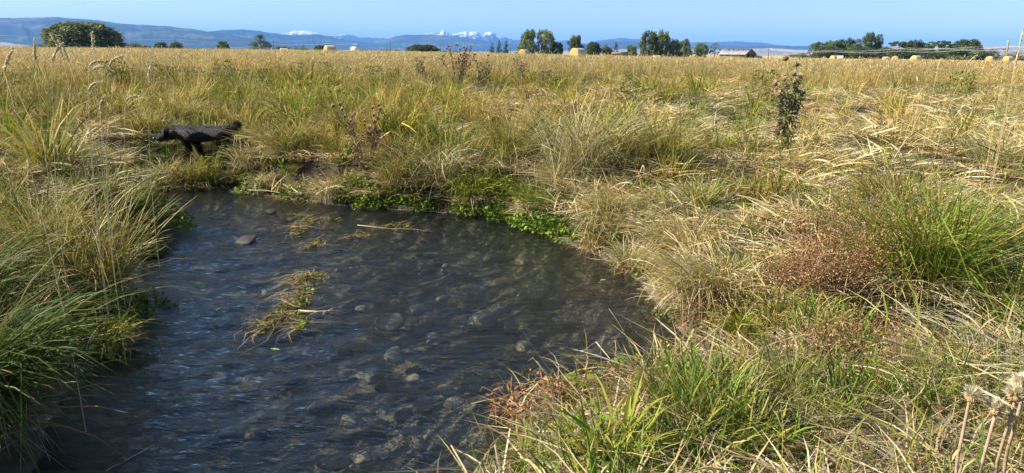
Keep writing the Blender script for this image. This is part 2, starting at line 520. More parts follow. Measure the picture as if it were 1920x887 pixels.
forest = mountain_mat('forested_slope', (0.022, 0.036, 0.034), (0.10, 0.095, 0.07))
foot = mountain_mat('grassy_foothill', (0.34, 0.27, 0.17), (0.13, 0.13, 0.08), None, 0.0022)
rock = mountain_mat('bare_rock_and_snow', (0.045, 0.045, 0.05), (0.09, 0.085, 0.085), 500, 0.005)
dome = mountain_mat('snowy_dome', (0.05, 0.05, 0.055), (0.09, 0.085, 0.085), 420, 0.005)
range_mesh('mountain', [(-420, 44), (-200, 38), (-80, 34), (0, 33), (60, 35), (105, 33.5), (140, 33), (165, 35), (190, 37), (220, 40), (250, 45), (290, 47), (330, 49), (365, 53),
            (395, 57), (420, 61), (460, 68), (520, 78), (600, 90), (640, 97)], 12000, 3400, forest, 101, 0.5, label='long blue forested ridge behind the round willow')
range_mesh('mountain', [(300, 92), (370, 68), (405, 60), (440, 57), (470, 55), (490, 57), (515, 61), (545, 65.5), (570, 66), (590, 65), (610, 65), (635, 70), (660, 75), (690, 79), (730, 83), (800, 92), (840, 98)],
           15500, 3000, forest, 111, 0.5, label='rounded blue ridge in front of the snowy dome')
range_mesh('mountain', [(620, 97), (680, 86), (720, 77), (750, 68), (765, 65.5), (790, 66), (810, 65), (830, 66), (860, 69), (885, 73), (915, 77), (945, 81), (985, 84), (1020, 90), (1080, 99)],
           16500, 3000, forest, 121, 0.5, label='blue forested ridge below the jagged snowy peaks')
range_mesh('mountain', [(470, 97), (510, 70), (530, 66), (545, 64), (556, 61), (566, 58), (580, 58), (598, 60), (607, 62), (616, 67), (650, 75), (700, 97)],
           21000, 2200, dome, 131, 0.3, label='round dome mountain capped with snow')
range_mesh('mountain', [(590, 97), (615, 76), (632, 69), (642, 66.5), (655, 64.5), (663, 65), (675, 69), (690, 70), (703, 72), (716, 71), (735, 73), (748, 71), (765, 68), (785, 66), (808, 63), (818, 63.5), (828, 60), (834, 57.5), (842, 61),
            (852, 64), (866, 62), (878, 59), (886, 58.5), (894, 61), (903, 66), (910, 62), (918, 60), (926, 64), (938, 68), (950, 71), (965, 75), (985, 79), (1040, 86), (1100, 98)],
           22500, 2300, rock, 141, 0.6, 0.6, 520, 35, 'jagged snowy peaks along the far range', 1.5)
range_mesh('mountain', [(940, 99), (985, 82), (1020, 77), (1055, 76), (1075, 80), (1090, 81), (1115, 75), (1140, 72), (1157, 70.5), (1170, 72.5), (1200, 75), (1240, 76), (1280, 79), (1310, 79), (1345, 77.5), (1375, 78), (1410, 80), (1440, 84), (1480, 88), (1530, 104)],
           20500, 2600, rock, 151, 0.5, label='hazy bare mountains behind the cottonwoods')
range_mesh('hill', [(980, 99), (1060, 88), (1095, 81), (1120, 78), (1160, 77.5), (1200, 79), (1240, 82), (1290, 84), (1330, 84), (1365, 86), (1400, 85), (1440, 86.5), (1480, 85.5), (1530, 86), (1580, 89), (1640, 93), (1720, 105)],
           15000, 2400, forest, 161, 0.5, label='dark forested hills behind the old barn')
range_mesh('hill', [(860, 98), (960, 96), (1080, 95), (1180, 92), (1240, 90.5), (1300, 93), (1360, 92), (1420, 90), (1470, 93), (1540, 93), (1600, 90), (1660, 86), (1700, 83), (1760, 83), (1830, 84.5), (1880, 87), (1960, 88), (2100, 84), (2400, 88)],
           11000, 2600, foot, 171, 0.4, label='low tan grassy hills along the foot of the range')
range_mesh('hill', [(-420, 72), (-200, 74), (-60, 76), (0, 78), (35, 79.5), (70, 84), (110, 89), (140, 92.4)],
           9000, 1800, foot, 181, 0.4, label='small tan grassy hill beside the round willow')

# ------------------------------------------------------------------ haze: the valley's air
hm = bpy.data.materials.new('valley_air'); hm.use_nodes = True
hn = hm.node_tree; hn.nodes.clear()
ho = hn.nodes.new('ShaderNodeOutputMaterial'); hv = hn.nodes.new('ShaderNodeVolumePrincipled')
hv.inputs['Color'].default_value = (0.15, 0.41, 1.0, 1)
hv.inputs['Density'].default_value = 4.2e-5
hv.inputs['Anisotropy'].default_value = 0.0
hn.links.new(hv.outputs[0], ho.inputs['Volume'])
g = Geo(); g.box(-43000, 43000, -43000, 43000, -17, 1000)
haze = obj('haze', g.mesh('haze'), hm)
tag(haze, 'thin blue haze filling the whole valley', 'haze', kind='stuff')

# ------------------------------------------------------------------ blade makers
COARSE = [1.0, 1.0]                  # blade width and blade count factors of the variant being built
def blade_set(geo, n, base_r, L, t0, t1, w, table, tips=None, segs=4, outward=0.6, lift=0.0, az=None, azs=0.6, g=rng, power=1.3, floor=None, heads=None, off=(0, 0)):
    """n blades: L, t0, t1 are (low, high) for length, starting tilt and end tilt in degrees"""
    n = max(4, int(n * COARSE[1]))
    rr = base_r * np.sqrt(g.random(n)); a0 = g.uniform(0, 2 * np.pi, n)
    root = np.stack([rr * np.cos(a0) + off[0], rr * np.sin(a0) + off[1], np.full(n, lift)], 1)
    if az is None:
        d = np.where(g.random(n) < outward, a0 + g.normal(0, 0.5, n), g.uniform(0, 2 * np.pi, n))
    else:
        d = az + g.normal(0, azs, n)
    ln = g.uniform(*L, n); a = np.radians(g.uniform(*t0, n)); b = np.radians(g.uniform(*t1, n))
    bend = g.normal(0, 0.45, n)
    kink_at = np.where(g.random(n) < 0.30, g.uniform(0.3, 0.85, n), 2.0); kink = np.radians(g.uniform(35, 105, n)); kaz = g.normal(0, 0.9, n)
    P = np.zeros((n, segs + 1, 3)); P[:, 0] = root
    for i in range(segs):
        s = (i + 0.5) / segs
        tl = a + (b - a) * s ** power
        dd = d + bend * s
        br = s > kink_at
        tl = np.where(br, np.minimum(tl + kink, 2.6), tl); dd = np.where(br, dd + kaz, dd)
        step = np.stack([np.sin(tl) * np.cos(dd), np.sin(tl) * np.sin(dd), np.cos(tl)], 1) * (ln / segs)[:, None]
        P[:, i + 1] = P[:, i] + step
        if floor is not None:
            P[:, i + 1, 2] = np.maximum(P[:, i + 1, 2], floor + 0.03 * np.abs(np.sin(np.arange(n) * 1.7)))
    tw = g.normal(0, 0.7, n)
    side = np.stack([-np.sin(d) * np.cos(tw), np.cos(d) * np.cos(tw), np.sin(tw)], 1)
    s = np.linspace(0, 1, segs + 1)
    W = (g.uniform(w[0] * 0.7, w[1] * 1.25, n) * 0.5 * COARSE[0])[:, None] * (0.75 + 0.5 * s * (1 - s) * 2 - 0.55 * s ** 3)[None]
    C = pick(n, table, g)
    T = pick(n, tips, g) if tips else None
    if T is not None:
        keep = g.random(n) < 0.55
        T = np.where(keep[:, None], T, C)
    geo.strips(P, W, side, C, T)
    if heads:                                                  # narrow seed heads carried at the blade ends
        k = int(n * heads[0]); sel = g.choice(n, k, replace=False)
        dirv = P[sel, -1] - P[sel, -2]; dirv /= np.linalg.norm(dirv, axis=1)[:, None] + 1e-9
        hl = g.uniform(*heads[1], k); 
        tipd = dirv + np.stack([0.25 * np.cos(d[sel]), 0.25 * np.sin(d[sel]), -0.10 * np.ones(k)], 1)
        for rep in range(heads[4] if len(heads) > 4 else 1):
            HP = np.zeros((k, 4, 3)); HP[:, 0] = P[sel, -1] - dirv * 0.01
            jit = g.normal(0, 0.16, (k, 3))
            for i in range(3): HP[:, i + 1] = HP[:, 0] + (tipd + jit) * (hl * (i + 1) / 3)[:, None]
            HW = (hl * heads[2])[:, None] * np.array([0.35, 1.0, 0.8, 0])[None]
            ph = g.uniform(0, np.pi, k)
            sd_ = np.stack([np.cos(ph), np.sin(ph), np.zeros(k)], 1)
            geo.strips(HP, HW, sd_, pick(k, heads[3], g))
    return P

def proto(me_name, builder, count, *args, coarse=None):
    out = []
    COARSE[:] = coarse or [1.0, 1.0]
    for i in range(count):
        g = Geo(); builder(g, np.random.default_rng(1000 + 37 * i + sum(map(ord, me_name))), *args)
        me = g.mesh(me_name); me.materials.append(M['blade'])
        out.append(bpy.data.objects.new(me_name + '_source', me))     # source meshes: never linked to the scene
    COARSE[:] = [1.0, 1.0]
    return out

def b_sedge(g, r):
    blade_set(g, 95, 0.11, (0.40, 0.72), (2, 28), (25, 95), (0.004, 0.0075), [(5, YELG), (3, OLIVE), (3, GREEN), (2, GOLD), (1, STRAW)], [(2, GOLD), (2, RUST), (1, STRAW)], 4, 0.75, g=r)
    blade_set(g, 40, 0.16, (0.25, 0.55), (30, 70), (70, 125), (0.004, 0.007), [(3, STRAW), (2, PALE), (1, TAN)], None, 4, 0.8, g=r)
def b_green(g, r):
    blade_set(g, 110, 0.13, (0.35, 0.66), (2, 30), (20, 85), (0.0045, 0.008), [(4, GREEN), (3, FRESH), (3, YELG), (1, GOLD)], [(2, YELG), (1, GOLD)], 4, 0.7, g=r)
    blade_set(g, 18, 0.16, (0.25, 0.5), (30, 75), (80, 120), (0.004, 0.006), [(2, STRAW), (1, TAN)], None, 3, 0.8, g=r)
def b_gold(g, r):
    blade_set(g, 70, 0.20, (0.55, 0.98), (0, 16), (8, 48), (0.0022, 0.004), [(4, GOLD), (3, STRAW), (2, YELG), (1, RUST)], None, 4, 0.5, g=r,
              heads=(0.55, (0.05, 0.12), 0.07, [(3, GOLD), (3, STRAW), (1, PALE), (1, TAN)], 2))
    blade_set(g, 60, 0.20, (0.30, 0.60), (5, 35), (30, 95), (0.003, 0.0055), [(3, YELG), (2, GOLD), (2, STRAW), (1, OLIVE)], None, 4, 0.5, g=r)
def b_lodged(g, r):
    for k in range(3):
        blade_set(g, 70, 0.30, (0.18, 0.55), (55, 88), (78, 108), (0.0035, 0.007), [(4, STRAW), (4, PALE), (2, TAN), (2, GOLD), (2.2, YELG), (1.7, GREEN), (1, GREY)], None, 5, az=r.normal(0, 0.9), azs=0.75, g=r, power=0.6, floor=0.01, lift=0.02 + 0.035 * k)
    blade_set(g, 26, 0.3, (0.10, 0.34), (5, 55), (30, 100), (0.0035, 0.007), [(3, STRAW), (2, YELG), (1, GREEN)], None, 4, g=r)
def b_thatch(g, r):
    blade_set(g, 120, 0.36, (0.14, 0.42), (55, 88), (78, 100), (0.003, 0.006), [(4, STRAW), (3, PALE), (3, TAN), (2, GREY), (1, YELG)], None, 3, 0.0, g=r, floor=0.008, lift=0.015)
    blade_set(g, 45, 0.36, (0.08, 0.26), (5, 50), (20, 90), (0.003, 0.006), [(2, STRAW), (2, YELG), (2, GREEN), (1, OLIVE)], None, 3, 0.0, g=r)
def b_short(g, r):
    blade_set(g, 90, 0.20, (0.12, 0.34), (2, 35), (20, 90), (0.005, 0.009), [(4, FRESH), (3, GREEN), (2, YELG)], [(1, YELG), (1, STRAW)], 4, 0.4, g=r)
def b_skirt(g, r):                                             # long grass hanging over the bank
    blade_set(g, 120, 0.16, (0.45, 0.85), (15, 50), (95, 165), (0.003, 0.0055), [(4, STRAW), (3, GOLD), (2, PALE), (2, YELG), (1, OLIVE)], None, 5, az=0.0, azs=0.9, g=r, power=0.9)
    blade_set(g, 30, 0.14, (0.35, 0.6), (5, 25), (20, 90), (0.003, 0.0055), [(3, YELG), (2, GREEN), (2, GOLD)], None, 4, g=r)
def b_skirt_green(g, r):
    blade_set(g, 110, 0.16, (0.30, 0.7), (10, 55), (70, 150), (0.004, 0.008), [(4, (0.07, 0.12, 0.018)), (3, (0.11, 0.13, 0.03)), (1.5, YELG), (1, DARKG)], None, 5, az=0.0, azs=1.0, g=r, power=0.9)
    blade_set(g, 40, 0.14, (0.35, 0.7), (5, 25), (20, 80), (0.004, 0.008), [(3, FRESH), (2, GREEN), (1, YELG)], None, 4, g=r)
def b_far(g, r):
    blade_set(g, 230, 0.75, (0.55, 1.02), (0, 20), (10, 50), (0.006, 0.011), [(4, GOLD), (4, STRAW), (2, YELG), (1, TAN)], None, 3, 0.3, g=r,
              heads=(0.5, (0.08, 0.16), 0.08, [(3, GOLD), (3, STRAW), (1, PALE)]))
    blade_set(g, 120, 0.75, (0.3, 0.6), (5, 40), (30, 90), (0.007, 0.012), [(3, YELG), (3, GOLD), (2, STRAW), (1, OLIVE)], None, 3, 0.3, g=r)

def leaf_cloud(geo, centers, size, table, g=rng, flat=0.6, aspect=0.55, segs=3):
    """small pointed-oval leaves at the given places"""
    n = len(centers)
    az = g.uniform(0, 2 * np.pi, n); el = g.normal(0, flat, n)
    d = np.stack([np.cos(az) * np.cos(el), np.sin(az) * np.cos(el), np.sin(el)], 1)
    ln = g.uniform(size[0], size[1], n)
    P = centers[:, None, :] + d[:, None, :] * (np.linspace(-0.5, 0.5, segs + 1)[None, :, None] * ln[:, None, None])
    prof = np.array([0.35, 1.0, 0.85, 0]) if segs == 3 else np.array([0.3, 1, 0])
    roll = g.normal(0, 0.6, n)
    up = np.stack([-np.cos(az) * np.sin(el), -np.sin(az) * np.sin(el), np.cos(el)], 1)
    hor = np.stack([-np.sin(az), np.cos(az), np.zeros(n)], 1)
    S = hor * np.cos(roll)[:, None] + up * np.sin(roll)[:, None]
    geo.strips(P, (ln * aspect * 0.5)[:, None] * prof[None], S, pick(n, table, g))

def b_cress(g, r):
    n = 190
    rr = 0.22 * np.sqrt(r.random(n)); a = r.uniform(0, 6.283, n)
    c = np.stack([rr * np.cos(a), rr * np.sin(a), r.uniform(0.01, 0.16, n) * (1 - (rr / 0.26) ** 2) + 0.01], 1)
    leaf_cloud(g, c, (0.018, 0.045), [(4, FRESH), (3, GREEN), (2, DARKG), (1, YELG)], r, 0.4, 0.75)
    blade_set(g, 25, 0.2, (0.06, 0.2), (5, 50), (20, 80), (0.003, 0.005), [(1, GREEN), (1, OLIVE)], None, 3, g=r)
def b_forb(g, r):
    n = 420
    z = r.random(n) ** 0.7; rr = 0.28 * np.sqrt(r.random(n)) * (0.5 + 0.7 * np.sin(z * 2.6)); a = r.uniform(0, 6.283, n)
    c = np.stack([rr * np.cos(a), rr * np.sin(a), 0.05 + 0.62 * z], 1)
    leaf_cloud(g, c, (0.03, 0.075), [(4, GREEN), (2, DARKG), (2, OLIVE), (1, YELG)], r, 0.5, 0.42)
    blade_set(g, 22, 0.12, (0.4, 0.7), (0, 22), (5, 40), (0.005, 0.008), [(1, OLIVE), (1, TAN)], None, 3, g=r)
def b_deadleaf(g, r):                                          # brown trampled weeds at the water's edge
    n = 200
    rr = 0.25 * np.sqrt(r.random(n)); a = r.uniform(0, 6.283, n)
    c = np.stack([rr * np.cos(a), rr * np.sin(a), r.uniform(0.005, 0.10, n)], 1)
    leaf_cloud(g, c, (0.012, 0.035), [(3, (0.16, 0.075, 0.045)), (2, (0.26, 0.14, 0.075)), (1, TAN), (0.6, OLIVE)], r, 0.5, 0.5)
    blade_set(g, 35, 0.25, (0.08, 0.3), (40, 85), (70, 110), (0.002, 0.005), [(2, TAN), (2, RUST), (1, STRAW)], None, 3, 0, g=r, floor=0.005)

# ------------------------------------------------------------------ scattering of grass that nobody could count
def scatter(name, label, cat, sources, pts, rotz, scl, tint, tilt_dir=None, tilt=None):
    n = len(pts)
    me = bpy.data.meshes.new(name)
    me.vertices.add(n); me.vertices.foreach_set('co', np.asarray(pts, np.float32).ravel())
    rot = np.zeros((n, 3), np.float32); rot[:, 2] = rotz
    if tilt is not None:
        for i in range(n):
            ax = Vector((-math.sin(tilt_dir[i]), math.cos(tilt_dir[i]), 0))
            rot[i] = (Matrix.Rotation(tilt[i], 3, ax) @ Matrix.Rotation(rotz[i], 3, 'Z')).to_euler()
    a = me.attributes.new('rot', 'FLOAT_VECTOR', 'POINT'); a.data.foreach_set('vector', rot.ravel())
    a = me.attributes.new('scl', 'FLOAT_VECTOR', 'POINT'); a.data.foreach_set('vector', np.asarray(scl, np.float32).ravel())
    a = me.attributes.new('which', 'INT', 'POINT'); 
    which = rng.integers(0, len(sources), n)
    names = [q.name.split('_source')[0] for q in sources]
    if names[0] in TWO and len(set(names)) == 1:               # fine or coarse variant by distance from the path
        h = len(sources) // 2; rr_ = np.hypot(np.asarray(pts)[:, 0], np.asarray(pts)[:, 1]) + rng.normal(0, 0.6, n)
        which = which % h + np.where(rr_ > 6.5, h, 0)
    a.data.foreach_set('value', which.astype(np.int32))
    a = me.color_attributes.new('tint', 'FLOAT_COLOR', 'POINT')
    a.data.foreach_set('color', np.hstack([np.asarray(tint, np.float32), np.ones((n, 1), np.float32)]).ravel())
    o = obj(name, me, None)
    ng = bpy.data.node_groups.new(name, 'GeometryNodeTree')
    ng.interface.new_socket('Geometry', in_out='INPUT', socket_type='NodeSocketGeometry')
    ng.interface.new_socket('Geometry', in_out='OUTPUT', socket_type='NodeSocketGeometry')
    gi = ng.nodes.new('NodeGroupInput'); go = ng.nodes.new('NodeGroupOutput')
    iop = ng.nodes.new('GeometryNodeInstanceOnPoints'); g2i = ng.nodes.new('GeometryNodeGeometryToInstance')
    for s in reversed(sources):
        oi = ng.nodes.new('GeometryNodeObjectInfo'); oi.inputs['Object'].default_value = s
        oi.inputs['As Instance'].default_value = False
        ng.links.new(oi.outputs['Geometry'], g2i.inputs[0])
    def na(nm, typ):
        nd = ng.nodes.new('GeometryNodeInputNamedAttribute'); nd.data_type = typ; nd.inputs['Name'].default_value = nm
        return nd.outputs['Attribute']
    ng.links.new(gi.outputs[0], iop.inputs['Points']); ng.links.new(g2i.outputs[0], iop.inputs['Instance'])
    iop.inputs['Pick Instance'].default_value = True
    ng.links.new(na('which', 'INT'), iop.inputs['Instance Index'])
    ng.links.new(na('rot', 'FLOAT_VECTOR'), iop.inputs['Rotation'])
    ng.links.new(na('scl', 'FLOAT_VECTOR'), iop.inputs['Scale'])
    ng.links.new(iop.outputs[0], go.inputs[0])
    md = o.modifiers.new('grow', 'NODES'); md.node_group = ng
    return tag(o, label, cat, kind='stuff')

def wedge(d0, d1, density, half=R(50)):
    n = int(half * (d1 * d1 - d0 * d0) * density)
    a = rng.uniform(-half, half, n); r = np.sqrt(rng.uniform(d0 * d0, d1 * d1, n))
    return np.sin(a) * r, np.cos(a) * r

def tints(n, x, y, spread=0.16, warm=0.07):
    big = 0.86 + 0.30 * fbm(x / 2.3, y / 2.3, 77, 3)
    big = big * (0.84 + 0.32 * fbm(x / 13.0, y / 13.0, 79, 2))
    v = big * rng.normal(1.0, spread, n).clip(0.6, 1.45)
    hue = (fbm(x / 3.1 + 40, y / 3.1, 78, 3) - 0.5) * 2 * warm * 2 + rng.normal(0, warm * 0.5, n)
    return np.stack([v * (1 + hue), v, v * (1 - hue * 0.6)], 1)

def grad_dir(x, y):
    """direction over the ground that leads to the water"""
    e = 0.12
    gx_ = stream_sd(x + e, y, False) - stream_sd(x - e, y, False); gy_ = stream_sd(x, y + e, False) - stream_sd(x, y - e, False)
    return np.arctan2(-gy_, -gx_)

CO = [1.9, 0.62]
def near_far(nm, b, k):
    """fine tufts for close by, coarser-bladed ones for farther off; the list holds the fine ones first"""
    return proto(nm, b, k) + proto(nm, b, k, coarse=[1.5, 0.8] if nm == 'lodged_grass' else CO)
S_sedge = near_far('sedge_tuft', b_sedge, 5); S_green = near_far('green_tuft', b_green, 4); S_gold = proto('golden_grass', b_gold, 5, coarse=[1.9, 0.75])
S_lodged = near_far('lodged_grass', b_lodged, 5); S_thatch = near_far('thatch', b_thatch, 4); S_short = proto('short_grass', b_short, 4)
TWO = {'sedge_tuft', 'green_tuft', 'lodged_grass', 'thatch'}
S_skirt = proto('hanging_grass', b_skirt, 5); S_skirtg = proto('hanging_green', b_skirt_green, 4); S_far = proto('distant_grass', b_far, 5)
S_cress = proto('cress', b_cress, 4); S_forb = proto('leafy_forb', b_forb, 3); S_dead = proto('dead_weed', b_deadleaf, 4)

DOG = on_ground(388, 311)
def clear(x, y, near=1.75):
    r = np.hypot(x, y)
    dog = ((x - DOG.x) / 0.62) ** 2 + ((y - DOG.y) / 0.20) ** 2 > 1
    # nothing tall right under the lens or between it and the stream's near edge
    return (r > near) & dog

def low_map(x, y):
    """how tall the grass may grow: short round the photographer and at the water's edge"""
    sd = stream_sd(x, y, False)
    near = 1 - 0.52 * sstep(-0.9, -0.1, x) * sstep(6.2, 4.4, y + 0.35 * x)
    edge = 0.55 + 0.45 * sstep(0.15, 0.9, sd)
    return near * np.where((x > -0.6) | (y > 8), edge, 0.50 + 0.42 * sstep(0.1, 1.1, sd))
def spit_map(x, y):
    """1 on the trampled muddy spit of the near bank"""
    shore = np.exp(-(np.maximum(stream_sd(x, y, False) - 0.12, 0) / 0.30) ** 2) * sstep(-0.7, -0.3, x) * sstep(5.0, 4.6, y)
    return np.maximum(np.maximum(shore, np.exp(-(((x - 0.85) / 0.80) ** 2 + ((y - 3.72) / 0.55) ** 2))), np.exp(-(((x - 0.15) / 0.4) ** 2 + ((y - 3.5) / 0.6) ** 2))).clip(0, 1)


def side_mix(x, y):
    """0 = the green left bank, 1 = the straw-coloured right side"""
    az = np.degrees(np.arctan2(x, y))
    return sstep(-14, 6, az + (fbm(x / 3, y / 3, 33, 2) - 0.5) * 16)

def lay(name, label, cat, src, x, y, keep, scale, zs=None, rot=None, tint_args={}, tint_mul=(1, 1, 1), dz=-0.01, tilt_dir=None, tilt=None, lowered=False, upright=False):
    if lowered: keep = keep & (rng.random(len(x)) > 0.9 * spit_map(x, y))
    if upright: keep = keep & (rng.random(len(x)) > 0.86 * open_straw(x, y))
    x = x[keep]; y = y[keep]
    n = len(x)
    z = ground_z(x, y) + dz
    rz = rng.uniform(0, 6.283, n) if rot is None else rot(x, y)
    s = rng.uniform(scale[0], scale[1], n) * (low_map(x, y) if lowered else 1)
    sc = np.stack([s, s, s * (1 if zs is None else rng.uniform(zs[0], zs[1], n))], 1)
    tn = tints(n, x, y, **tint_args) * np.array(tint_mul)
    td = tilt_dir(x, y) if tilt_dir else None
    tl = rng.uniform(tilt[0], tilt[1], n) if tilt else None
    return scatter(name, label, cat, src, np.stack([x, y, z], 1), rz, sc, tn, td, tl)

def open_straw(x, y):
    """1 where the right-hand meadow lies flat and hardly any tuft stands up, and just round the thistles"""
    az = np.degrees(np.arctan2(x, y)) + (fbm(x / 2, y / 2, 34, 2) - 0.5) * 10; r_ = np.hypot(x, y)
    m = 0.85 * sstep(14, 20, az) * sstep(5.6, 6.6, r_) * sstep(30, 24, r_)
    for q in (on_ground(1468, 300), on_ground(690, 322)):
        u = q.xy.normalized(); al = x * u.x + y * u.y - q.xy.length; ac = np.abs(-x * u.y + y * u.x)
        m = np.maximum(m, sstep(0.55, 0.35, ac) * sstep(-1.7, -1.4, al) * sstep(0.5, 0.3, al))
    return m
def anydir(x, y): return rng.uniform(0, 6.283, len(x))

def cat2(*ws):
    return np.concatenate([w[0] for w in ws]), np.concatenate([w[1] for w in ws])

# dry litter over the soil
x, y = cat2(wedge(1.3, 9, 13), wedge(9, 18, 8), wedge(18, 36, 3.5))
sd = stream_sd(x, y)
lay('thatch_litter', 'dry straw litter covering the soil between the tufts', 'litter', S_thatch, x, y, (sd > 0.10) & (rng.random(len(x)) < sstep(0.0, 0.35, sd) * (1 - 0.75 * spit_map(x, y)) * (0.35 + 0.65 * sstep(0.36, 0.54, fbm(x / 0.7, y / 0.7, 59, 2)))) & clear(x, y, 1.1), (0.8, 1.35))

# matted, lodged straw grass, mostly on the right
def flow(x, y):
    return (fbm(x / 2.6, y / 2.6, 55, 2) - 0.5) * 9.0 + rng.normal(0, 0.35, len(x)) - 0.4
x, y = cat2(wedge(2.2, 9, 8.5), wedge(9, 18, 7.0), wedge(18, 38, 4.0))
sd = stream_sd(x, y); r = np.hypot(x, y); sm = side_mix(x, y)
fgm = sstep(1.5, 0.9, x) * sstep(4.6, 4.0, y)
p = (0.22 + 0.78 * sm) * sstep(0.25, 0.7, sd) * (1 - 0.8 * fgm) * (0.35 + 0.65 * sstep(0.34, 0.5, fbm(x / 0.9, y / 0.9, 58, 2)))
lay('lodged_grass', 'matted pale straw grass lying flat across the meadow', 'grass', S_lodged, x, y, (rng.random(len(x)) < p) & (rng.random(len(x)) > 0.9 * spit_map(x, y)) & clear(x, y, 2.1), (0.75, 1.25), (0.8, 1.7), flow, lowered=True, tint_mul=(0.98, 0.98, 0.98))

# upright sedge, in clumps
x, y = cat2(wedge(2.2, 9, 8), wedge(9, 18, 6.5), wedge(18, 40, 3.2))
sd = stream_sd(x, y); sm = side_mix(x, y); cl = fbm(x / 1.3, y / 1.3, 12, 3)
p = sstep(0.47, 0.60, cl) * (1.15 - 0.80 * sm) * sstep(0.12, 0.4, sd) + 0.22 * (1 - sm) * sstep(0.3, 0.6, sd)
lay('sedge_grass', 'olive and yellow sedge tufts growing over the meadow', 'grass', S_sedge, x, y, (rng.random(len(x)) < p) & clear(x, y, 2.2), (0.55, 1.15), (0.8, 1.2), lowered=True, upright=True, tilt_dir=anydir, tilt=(0.0, 0.45), tint_mul=(1.04, 1.0, 0.85))

x, y = cat2(wedge(2.2, 9, 6), wedge(9, 18, 4.2), wedge(18, 34, 1.8))
sd = stream_sd(x, y); sm = side_mix(x, y); cl = fbm(x / 1.1 + 9, y / 1.1, 14, 3)
p = sstep(0.46, 0.64, cl) * (0.95 - 0.70 * sm) * sstep(0.10, 0.35, sd)
lay('green_grass', 'fresh green grass tufts between the drier sedge', 'grass', S_green, x, y, (rng.random(len(x)) < p) & clear(x, y, 2.2), (0.5, 1.05), (0.75, 1.2), lowered=True, upright=True, tilt_dir=anydir, tilt=(0.0, 0.45), tint_mul=(1.04, 1.0, 0.85))

x, y = cat2(wedge(6, 14, 1.6), wedge(14, 30, 1.0))
sd = stream_sd(x, y); sm = side_mix(x, y); cl = fbm(x / 2.2 + 5, y / 2.2, 15, 2)
p = sstep(0.48, 0.60, cl) * (1.0 - 0.62 * sm) * sstep(0.5, 0.9, sd)
lay('big_tussock_grass', 'large olive and green tussocks massed across the middle meadow', 'grass', S_sedge[5:] + S_green[4:7], x, y, (rng.random(len(x)) < p) & clear(x, y, 5), (1.1, 1.6), (0.8, 1.05), upright=True, tilt_dir=anydir, tilt=(0.0, 0.4), tint_mul=(1.02, 1.0, 0.75))

# golden fine grass: everywhere thin on the left, a tall belt beyond the matted meadow on the right
x, y = cat2(wedge(4.5, 14, 4.0), wedge(14, 24, 4.0), wedge(24, 46, 4.0))
sd = stream_sd(x, y); r = np.hypot(x, y); sm = side_mix(x, y)
belt = sstep(26, 33, r + (fbm(x / 4, y / 4, 71, 2) - 0.5) * 10)
left = sstep(17, 27, r + (fbm(x / 2, y / 2, 72, 2) - 0.5) * 10) * 0.85
p = np.maximum(belt, (1 - sm) * left) + 0.025 * sstep(0.6, 1.2, sd)
lay('golden_grass', 'tall golden seeding grass standing in the far meadow', 'grass', S_gold, x, y, (rng.random(len(x)) < p) & (sd > 0.5) & clear(x, y, 4), (0.7, 1.15), (0.85, 1.1), tilt_dir=anydir, tilt=(0.0, 0.3))
x, y = cat2(wedge(40, 80, 1.0, R(44)), wedge(80, 190, 0.28, R(42)))
lay('distant_grass', 'golden grass of the hayfield running to the far trees', 'grass', S_far, x, y, np.ones(len(x), bool), (0.85, 1.15), (0.85, 1.05), None, dict(spread=0.10))

# hanging fringe on the banks
x, y = wedge(2.0, 13, 16)
sd = stream_sd(x, y); sm = side_mix(x, y)
rim = (sd > 0.22) & (sd < 0.65)
def to_water(x, y): return grad_dir(x, y) + rng.normal(0, 0.6, len(x))
right_bank = (x > -0.2) & (y > 3.9) & (y < 7.2) & (x > 0.6)
far_face = (y > 6.2) & (sd < 0.75)
rim = rim | (far_face & (sd > 0.15) & (x > -7.5))
p = np.where(right_bank, 0.75, np.where(far_face, 0.22, np.where(y > 4.8, 0.10, 0.0)))
lay('hanging_straw_grass', 'long straw grass hanging over the right bank', 'grass', S_skirt, x, y, rim & (rng.random(len(x)) < p) & clear(x, y, 2.6), (0.45, 0.75), (0.6, 0.9), to_water, lowered=True)
lb = (x < -1.2) & (y < 8.8)
p = np.where(lb, 0.75, np.where(far_face, 0.20, 0.0))
lay('hanging_green_grass', 'long green grass hanging over the left bank', 'grass', S_skirtg, x, y, rim & (rng.random(len(x)) < p) & clear(x, y, 2.6), (0.35, 0.65), (0.8, 1.1), to_water)

x, y = wedge(6, 13.5, 22)
sd = stream_sd(x, y)
m_ = (sd > 0.06) & (sd < 1.6) & (y > 6.3)
hv_ = rng.random(len(x))
lay('far_bank_grass', 'mixed straw and olive grass covering the far bank', 'grass', S_sedge[5:] + S_lodged[5:], x, y, m_ & (hv_ < 0.36) & clear(x, y), (0.45, 0.8), (0.8, 1.3))
lay('far_bank_green', 'fresh green grass low on the far bank', 'grass', S_short + S_green[4:6], x, y, m_ & (hv_ > 0.36) & (hv_ < 0.36 + 0.34 * sstep(1.0, 0.1, sd)) & clear(x, y), (0.5, 0.95), (0.8, 1.2))

